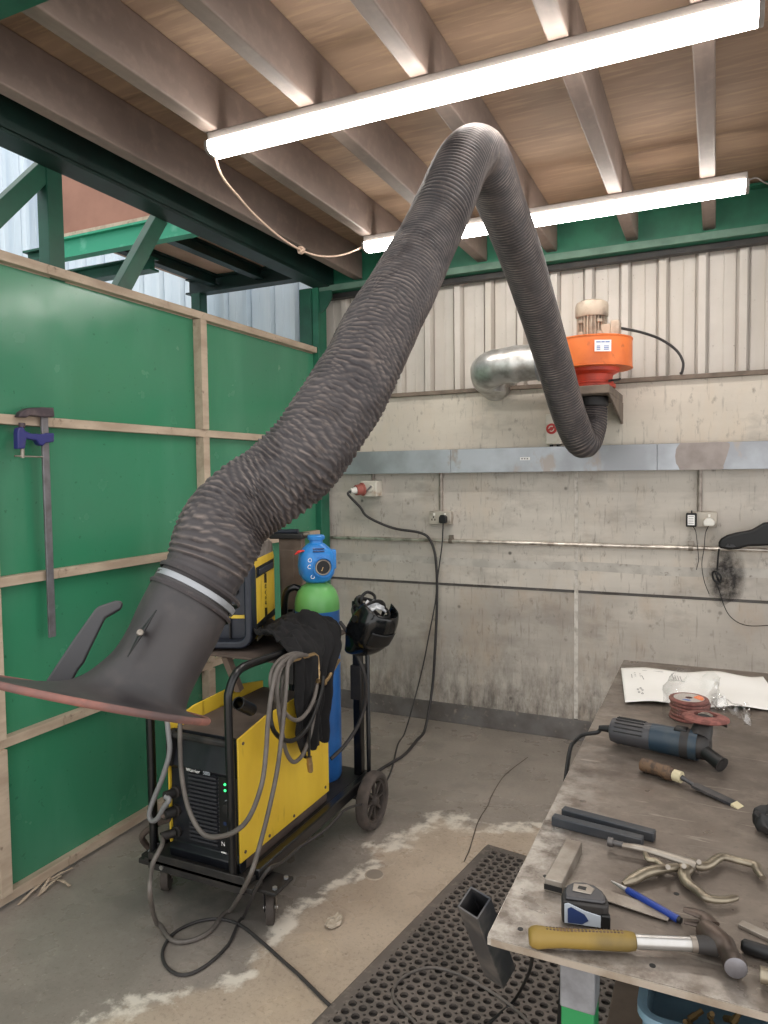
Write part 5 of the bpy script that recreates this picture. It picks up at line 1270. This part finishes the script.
# file with wooden handle
a, f, b = P_(641, 771), P_(681, 785), P_(741, 808)
X, L = flatX(a, f, ZB + .0175)
fi = thing('wood_handled_chisel', 'old chisel with a brown wooden handle and pale ferrule', 'chisel', a)
rx = Matrix.Rotation(PI / 2, 4, 'Y')
MB(X).lathe([(.010, 0), (.0155, .004), (.0165, .02), (.014, .045), (.0165, .07), (.014, .082)], 24, rx).build('handle', M['wood_handle'], fi)
MB(X).lathe([(.0128, .0822), (.0128, .100)], 24, rx).build('ferrule', M['ferrule'], fi)
d = V((b.x - f.x, b.y - f.y, 0)).normalized(); q0 = X @ V((.1005, 0, 0)); q1 = V((q0.x, q0.y, ZB + .011)) + d * .03; q2 = V((b.x, b.y, ZB + .0025))
MB().tube([q0, q0.lerp(q1, .4), q1], [.0065, .0045, .005], 10).build('tang', M['dark_steel'], fi)
Xb = frame(q1, q2 - q1, (-d.y, d.x, 0)); L = (q2 - q1).length
mb = MB(Xb); w_ = .0105
mb.rings([[(0, -w_, -.003), (0, w_, -.003), (0, w_, .003), (0, -w_, .003)], [(L - .016, -w_ - .001, -.0025), (L - .016, w_ + .001, -.0025), (L - .016, w_ + .001, .0025), (L - .016, -w_ - .001, .0025)]])
bl = mb.build('blade', M['dark_steel'], fi)
MB(Xb).rings([[(L - .0158, -w_ - .001, -.0025), (L - .0158, w_ + .001, -.0025), (L - .0158, w_ + .001, .0025), (L - .0158, -w_ - .001, .0025)], [(L, -w_ - .001, -.0025), (L, w_ + .001, -.0025), (L, w_ + .001, -.0015), (L, -w_ - .001, -.0015)]]).build('ground_tip', M['ferrule'], bl)

# two blackened square bars
for (a, b, lb) in (((563, 807), (655, 831), 'blackened square steel bar, the rear one of the pair near the bench edge'), ((553, 814.5), (643, 837), 'blackened square steel bar, the front one of the pair near the bench edge')):
    z = ZB + .0095
    p, q = at_z(*a, ZB + .019), at_z(*b, ZB + .019)
    X, L = flatX(p, q, ZB + .0003)
    o = MB(X).box(0, L, -.0105, .0095, 0, .0185).build('steel_bar', M['bar_steel'], bevel=.002)
    tag(o, lb, 'bar', 'blackened bars on the bench')

# engineer's square
sqr = thing('try_square', 'dull steel try square with a thick stock and thin blade, behind the tape measure', 'square', P_(570, 870))
p, q = at_z(566, 838, ZB + .022), at_z(547, 873, ZB + .022)
X, L = flatX(p, q, ZB + .0003)
st = MB(X).box(0, .148, .0, .030, 0, .0215).build('stock', M['steel'], sqr, bevel=.0015)
MB(X).box(.1485, .150, .0, .030, .004, .0125).build('slot', M['black'], st)
p, q = at_z(560, 885.5, ZB + .006), at_z(668, 921, ZB + .006)
X, L = flatX(p, q, ZB + .0045)
MB(X).box(0, L, .0, .030, 0, .0022).build('blade', M['steel'], sqr, bevel=.0006)

# tape measure
tm = thing('tape_measure', 'grey and black tape measure with a navy label, behind the hammer handle', 'tape measure', (-.19, 1.135, ZB))
p = at_z(563, 929, ZB); q = at_z(612, 936, ZB); X, L = flatX(p, q, ZB + .0004)
X = X @ Matrix.Translation((-.002, .012, 0))
def tmo(g): return [(0 - g, 0 - g), (.066 + g, 0 - g), (.071 + g, .006), (.071 + g, .02), (.066, .036 + g), (.052, .052 + g), (.034, .058 + g), (.015, .054 + g), (.002 - g, .04), (-.002 - g, .02)]
MB(X).prism(tmo(-.001), 0.0, .036, ).build('case', M['black_dusty'], tm, bevel=.006, seg=3)
MB(X).prism([(x * .86 + .005, y * .86 + .004) for x, y in tmo(-.001)], .0362, .0415).build('top_cover', M['dark_plastic'], tm, bevel=.005, seg=3)
c = MB(X).prism([(.016, .022), (.044, .018), (.050, .034), (.040, .044), (.018, .042)], .0418, .0435).build('belt_clip', M['steel'], tm, bevel=.001)
MB(X).prism([(.024, .028), (.036, .026), (.038, .034), (.026, .036)], .0437, .0442).build('clip_mark', M['black'], c)
lab = MB(X).prism([(.004, .004), (.058, .004), (.058, .022), (.034, .027), (.010, .036), (.004, .034)], 0, .0022, Matrix(((1, 0, 0, 0), (0, 0, 1, -.0032), (0, 1, 0, 0), (0, 0, 0, 1)))).build('silver_label', M['silver_label'], tm, bevel=.0006)
MB(X).prism([(.009, .006), (.030, .006), (.040, .013), (.034, .022), (.014, .031), (.009, .028)], -.0008, .0002, Matrix(((1, 0, 0, 0), (0, 0, 1, -.0036), (0, 1, 0, 0), (0, 0, 0, 1)))).build('navy_panel', M['navy'], lab)
MB(X).box(.058, .072, -.004, .006, .002, .024).build('tape_mouth', M['black'], tm, bevel=.002)

# claw hammer
hm = thing('claw_hammer', 'claw hammer with yellow rubber grip and bright steel shaft at the bench front', 'hammer', (-.1, 1.08, ZB))
p, q = at_z(529, 937, ZB + .017), at_z(702, 945, ZB + .017); X, L = flatX(p, q, ZB + .0175)
gl = L * .62
rsx = []
for t, ry, rz in ((0, .012, .010), (.004, .0155, .0135), (.012, .0165, .0155), (.024, .0150, .0142), (.05, .0130, .0125), (gl * .6, .0142, .0135), (gl - .012, .0140, .0135), (gl - .002, .0125, .012), (gl, .0105, .0105)):
    rsx.append([(t, ry * math.cos(2 * PI * k / 24), rz * math.sin(2 * PI * k / 24)) for k in range(24)])
gp = MB(X).rings(rsx).build('grip', M['hammer_grip'], hm, smooth=50)
for r_ in range(2):
    for k in range(22):
        t = .026 + k * (gl - .045) / 21; a = 1.25 + r_ * .42
        c = V((t, .0133 * math.cos(a), .0128 * math.sin(a)))
        MB(X).sphere(c, .0022, .0018, .0018, 8, 5).build('grip_dimple', M['wood_handle'], gp)
MB(X).rings([[(t, .0098 * math.cos(2 * PI * k / 24), .0098 * math.sin(2 * PI * k / 24)) for k in range(24)] for t in (gl + .0005, L - .010)]).build('shaft', M['chrome'], hm)
MB(X).rings([[(t, r_ * math.cos(2 * PI * k / 24), r_ * math.sin(2 * PI * k / 24)) for k in range(24)] for t, r_ in ((L - .016, .0112), (L - .008, .0112))]).build('shaft_band', M['steel'], hm)
# head: face towards the camera, claw curling away
fc = at_z(736, 968, ZB + .020); ey = X @ V((L + .012, 0, .003)); ck = at_z(705, 905, ZB + .018)
hp_ = [V((fc.x, fc.y, ZB + .0195)), V((fc.x - .002, fc.y + .012, ZB + .0195)), V((fc.x - .004, fc.y + .016, ZB + .0195)), V((fc.x - .009, fc.y + .032, ZB + .020)), V((fc.x - .012, fc.y + .040, ZB + .021)), V((ey.x + .004, ey.y + .012, ZB + .021)), V((ey.x - .008, ey.y + .030, ZB + .021))]
MB().tube(hp_, [.0150, .0162, .0142, .0132, .0158, .0185, .0150], 22).build('head', M['hammer_head'], hm, smooth=50)
MB().lathe([(.0148, 0), (.013, .0012), (0, .0014)], 24, frame(hp_[0], (hp_[0] - hp_[1]).cross(V((0, 0, 1))) * -1, (0, 0, 1)), caps=(True, False)).build('striking_face', M['clamp_bar'], hm)
MB(X).rings([[(t, a * math.cos(2 * PI * k / 20), b * math.sin(2 * PI * k / 20)) for k in range(20)] for t, a, b in ((L - .008, .0115, .0115), (L + .004, .0135, .0125), (L + .018, .016, .015))]).build('neck', M['black_dusty'], hm)
t1, t2 = at_z(683.5, 909, ZB + .030), at_z(684, 921, ZB + .014)
r0 = at_z(711, 930, ZB + .021)
for tip, dz, off_ in ((t1, .007, V((0, .0035, .005))), (t2, -.004, V((-.002, -.004, -.006)))):
    mid = r0.lerp(tip, .45) + V((.006, .008, dz * .6))
    pts = spline([r0 + off_, mid, tip], 8); n = len(pts)
    MB().tube(pts, [.0135 * (1 - .62 * i / (n - 1)) + .001 for i in range(n)], 12, flat=.45).build('claw', M['hammer_head'], hm, smooth=50)

# locking pliers with C shaped jaws
lc = thing('locking_pliers', 'steel locking pliers with wide C jaws and adjusting screw, lying open', 'pliers', P_(690, 870))
def T_(pts, r, nm, m, par, z=.012, fl=.6, sg=10, n=6): return MB().tube(spline([at_z(u, v, ZB + z) for u, v in pts], n), r if not isinstance(r, tuple) else None, sg, flat=fl) .build(nm, m, par, smooth=50)
def taper(pts, radii, nm, m, par, z=.012, fl=.6, n=6):
    q = spline([at_z(p[0], p[1], ZB + (p[2] if len(p) > 2 else z)) for p in pts], n); m_ = len(q)
    rr = []
    for i in range(m_):
        f = i / (m_ - 1) * (len(radii) - 1); k = min(int(f), len(radii) - 2); rr.append(radii[k] + (radii[k + 1] - radii[k]) * (f - k))
    return MB().tube(q, rr, 12, flat=fl).build(nm, m, par, smooth=50)
up_ = taper([(622, 845), (640, 848), (658, 853), (680, 860), (697, 866)], [.0065, .0085, .009, .011, .012], 'upper_handle', M['steel'], lc, .016, .6)
taper([(690, 862), (700, 866), (709, 864.5), (716, 859.5), (724, 857), (740, 861), (755, 865), (758, 871), (763, 878)], [.011, .011, .009, .0085, .0085, .008, .009, .008, .006], 'fixed_jaw', M['jaw_steel'], lc, .014, .7)
taper([(678, 868), (688, 868), (684, 874), (687, 882), (697, 890), (707, 898), (722, 900), (734, 898), (737, 897)], [.008, .011, .011, .0095, .009, .009, .0075, .0065, .0045], 'swing_jaw', M['jaw_steel'], lc, .012, .7)
taper([(623, 884, .008), (632, 880, .01), (645, 873), (660, 869.5), (678, 867)], [.004, .010, .0105, .0095, .008], 'lower_handle', M['jaw_steel'], lc, .014, .8)
taper([(645, 852), (648, 859), (656, 861), (663, 866), (668, 869)], [.004, .006, .0065, .006, .005], 'release_lever', M['jaw_steel'], lc, .014, .7)
a, b = at_z(608, 841.5, ZB + .016), at_z(623, 845, ZB + .016)
MB().tube([a, a.lerp(b, .35), a.lerp(b, .36), b], [.0085, .0085, .0055, .0055], 12).build('adjusting_screw', M['dark_steel'], lc)
for u, v in ((699, 862), (684, 866), (668, 867)): MB().cyl(at_z(u, v, ZB + .018), at_z(u, v, ZB + .026), .0042, seg=14).build('rivet', M['steel'], lc)

# blue scriber
a, b = at_z(611, 881, ZB + .009), at_z(681, 921, ZB + .0075)
pn = thing('scriber', 'blue barrelled scriber with a silver tip lying across the square', 'scriber', a)
d = (b - a)
MB().tube([a, a.lerp(b, .04), a.lerp(b, .24)], [.001, .002, .0045], 12).build('tip', M['chrome'], pn)
MB().tube([a.lerp(b, .241), a.lerp(b, .26), a.lerp(b, .965)], [.0045, .006, .006], 12).build('barrel', M['pen_blue'], pn)
MB().tube([a.lerp(b, .966), a.lerp(b, 1.0)], [.0055, .005], 12).build('end_cap', M['black'], pn)

# dark gloves, steel flat, black handle and fitting at the right edge
def glove(u, v, z, s, nm, lab, seed):
    c = at_z(u, v, ZB); mb = MB()
    R0 = Matrix.Translation((c.x, c.y, ZB))
    def fn(p): return p
    mb.sphere((0, 0, .022), .042 * s, .035 * s, .0218, 40, 24)
    mb.v = [V((q.x * (1 + .5 * NZ.noise(V((q.x * 50, q.y * 60, seed)))), q.y * (1 + .5 * NZ.noise(V((q.y * 60, q.z * 70, seed)))), max(.0004, q.z * (1 + .6 * NZ.noise(V((q.x * 70, q.y * 70, q.z * 50 + seed))))))) for q in mb.v]
    mb.v = [R0 @ q for q in mb.v]
    o = mb.build(nm, M['black_dusty'], smooth=60); return tag(o, lab, 'rag')
g = glove(776, 834, 0, 1.0, 'work_rag', 'dark crumpled rag at the right edge of the bench', 3)
fb = at_z(740, 922, ZB + .006); fb2 = at_z(800, 950, ZB + .006)
X, L = flatX(fb, fb2, ZB + .0004)
o = MB(X).box(0, L, -.008, .008, 0, .006).build('steel_flat', M['steel'], bevel=.001); tag(o, 'bright narrow steel flat above the black tool handle at the right edge', 'flat bar')
fb = at_z(741, 946, ZB + .009); fb2 = at_z(800, 964, ZB + .009)
bh = thing('pliers_handle', 'black plastic gripped hand tool beside the hammer head', 'hand tool', fb)
fb.z = fb2.z = ZB + .0105
MB().tube([fb, fb.lerp(fb2, .06), fb.lerp(fb2, .5), fb2], [.006, .010, .010, .0085], 16).build('grip', M['black'], bh, smooth=50)
MB().tube([fb2, fb2 + (fb2 - fb) * .5], [.006, .005], 12).build('shank', M['steel'], bh)
c = at_z(775, 990, ZB)
ft = thing('pipe_fitting', 'dull metal pipe fitting at the right edge of the bench front', 'fitting', c)
Xf_ = frame((c.x - .006, c.y + .0, ZB + .0165), (0, 1, 0), (0, 0, 1))
MB(Xf_).lathe([(.009, .0), (.016, .0), (.016, .018), (.012, .02), (.012, .045), (.009, .045)], 6, closed=True).build('hex_nut', M['dark_steel'], ft, smooth=30)
MB(Xf_).lathe([(.0085, -.012), (.011, -.012), (.011, .05), (.0085, .05)], 20, closed=True).build('sleeve', M['jaw_steel'], ft)

# ------------------------------------------------------------------ rubber mat with drainage holes
mo = V((-.881, 2.905, 0)); mx_ = V((.989, -.147, 0)).normalized(); my_ = V((-.147, -.989, 0)).normalized()
XM = Matrix(((mx_.x, my_.x, 0, mo.x), (mx_.y, my_.y, 0, mo.y), (0, 0, 1, 0), (0, 0, 0, 1)))
mt = thing('rubber_mat', 'dusty black rubber mat full of round drainage holes under the bench', 'mat', mo)
CELL = .0375; NXC, NYC = 22, 38; BW = .045; ZT = .0135
WM_, HM_ = NXC * CELL + 2 * BW, NYC * CELL + 2 * BW
mb = MB(XM)
rb, rs_ = .0135, .0048
out = []
h = CELL / 2
for q in range(4):
    a0 = q * PI / 2
    cx_, cy_ = h * (1 if q in (0, 3) else -1), h * (1 if q in (0, 1) else -1)
    # corner arc of the small hole, walked anticlockwise round the cell
    st_ = {0: PI * 1.5, 1: 0, 2: PI * .5, 3: PI}[q]
    arc = [(cx_ + rs_ * math.cos(st_ - PI / 2 * k / 3), cy_ + rs_ * math.sin(st_ - PI / 2 * k / 3)) for k in range(4)]
    out += arc
inner = [(rb * math.cos(a), rb * math.sin(a)) for a in (PI / 4 + (i % 4 - 1.5) * PI / 8 + (i // 4) * PI / 2 for i in range(16))]
vs = [(x, y, ZT) for x, y in out] + [(x, y, ZT) for x, y in inner] + [(x * 1.06, y * 1.06, .003) for x, y in inner] + [(x, y, .003) for x, y in out]
n = len(out); fs = []
for i in range(n):
    j = (i + 1) % n
    fs.append((i, j, n + j, n + i)); fs.append((n + i, n + j, 2 * n + j, 2 * n + i))
    if i % 4 != 3: fs.append((j, i, 3 * n + i, 3 * n + j))
for cx_ in range(NXC):
    for cy_ in range(NYC):
        X = Matrix.Translation((BW + (cx_ + .5) * CELL, BW + (cy_ + .5) * CELL, 0))
        mb.add(vs, fs, X)
me_ = mb.build('mat_web', M['rubber'], mt, smooth=0)
x1_, y1_ = BW + NXC * CELL, BW + NYC * CELL
mb = MB(XM)
ri = [(BW, BW), (x1_, BW), (x1_, y1_), (BW, y1_)]; ro = [(.012, .012), (WM_ - .012, .012), (WM_ - .012, HM_ - .012), (.012, HM_ - .012)]; rz = [(0, 0), (WM_, 0), (WM_, HM_), (0, HM_)]
mb.rings([[(x, y, .001) for x, y in ri], [(x, y, ZT) for x, y in ri], [(x, y, ZT - .002) for x, y in ro], [(x, y, .001) for x, y in rz]], False, False)
mb.build('border', M['rubber'], mt, smooth=0)
MB(XM).box(BW - .004, x1_ + .004, BW - .004, y1_ + .004, .001, .0028).build('underside', M['rubber_base'], mt)
# cables lying on the mat
zc = ZT + .0045
o = MB().tube(spline([at_z(u, v, zc) for u, v in ((432, 1052), (416, 1024), (394, 998.6), (396, 984.5), (410, 973), (431.6, 967.5), (457, 973.5), (485, 988), (511, 1005.6), (530, 1024), (545, 1045))], 8), .0045, 8).build('mat_cable', M['grey_cable'])
tag(o, 'thin grey cable lying in a loop on the rubber mat', 'cable')
o = MB().tube(spline([V((-.262, 1.16, .83)), at_d(533, 955, 1.6), at_d(528, 975, 1.9)] + [at_z(513.6, 1001, zc + .014), at_z(490, 1022, zc), at_z(470, 1040, zc)], 8), .0045, 8).build('bench_cable', M['black'])
tag(o, 'black cable hanging from under the bench down to the rubber mat', 'cable')
# ------------------------------------------------------------------ light
w = bpy.data.worlds.new('hall daylight'); SC.world = w; w.use_nodes = True
w.node_tree.nodes['Background'].inputs[0].default_value = (1.0, .995, .985, 1)
w.node_tree.nodes['Background'].inputs[1].default_value = 1.6
SC.view_settings.view_transform = 'Standard'; SC.view_settings.look = 'None'
SC.view_settings.gamma = 1; SC.view_settings.use_curve_mapping = False
SC.view_settings.exposure = 0.27
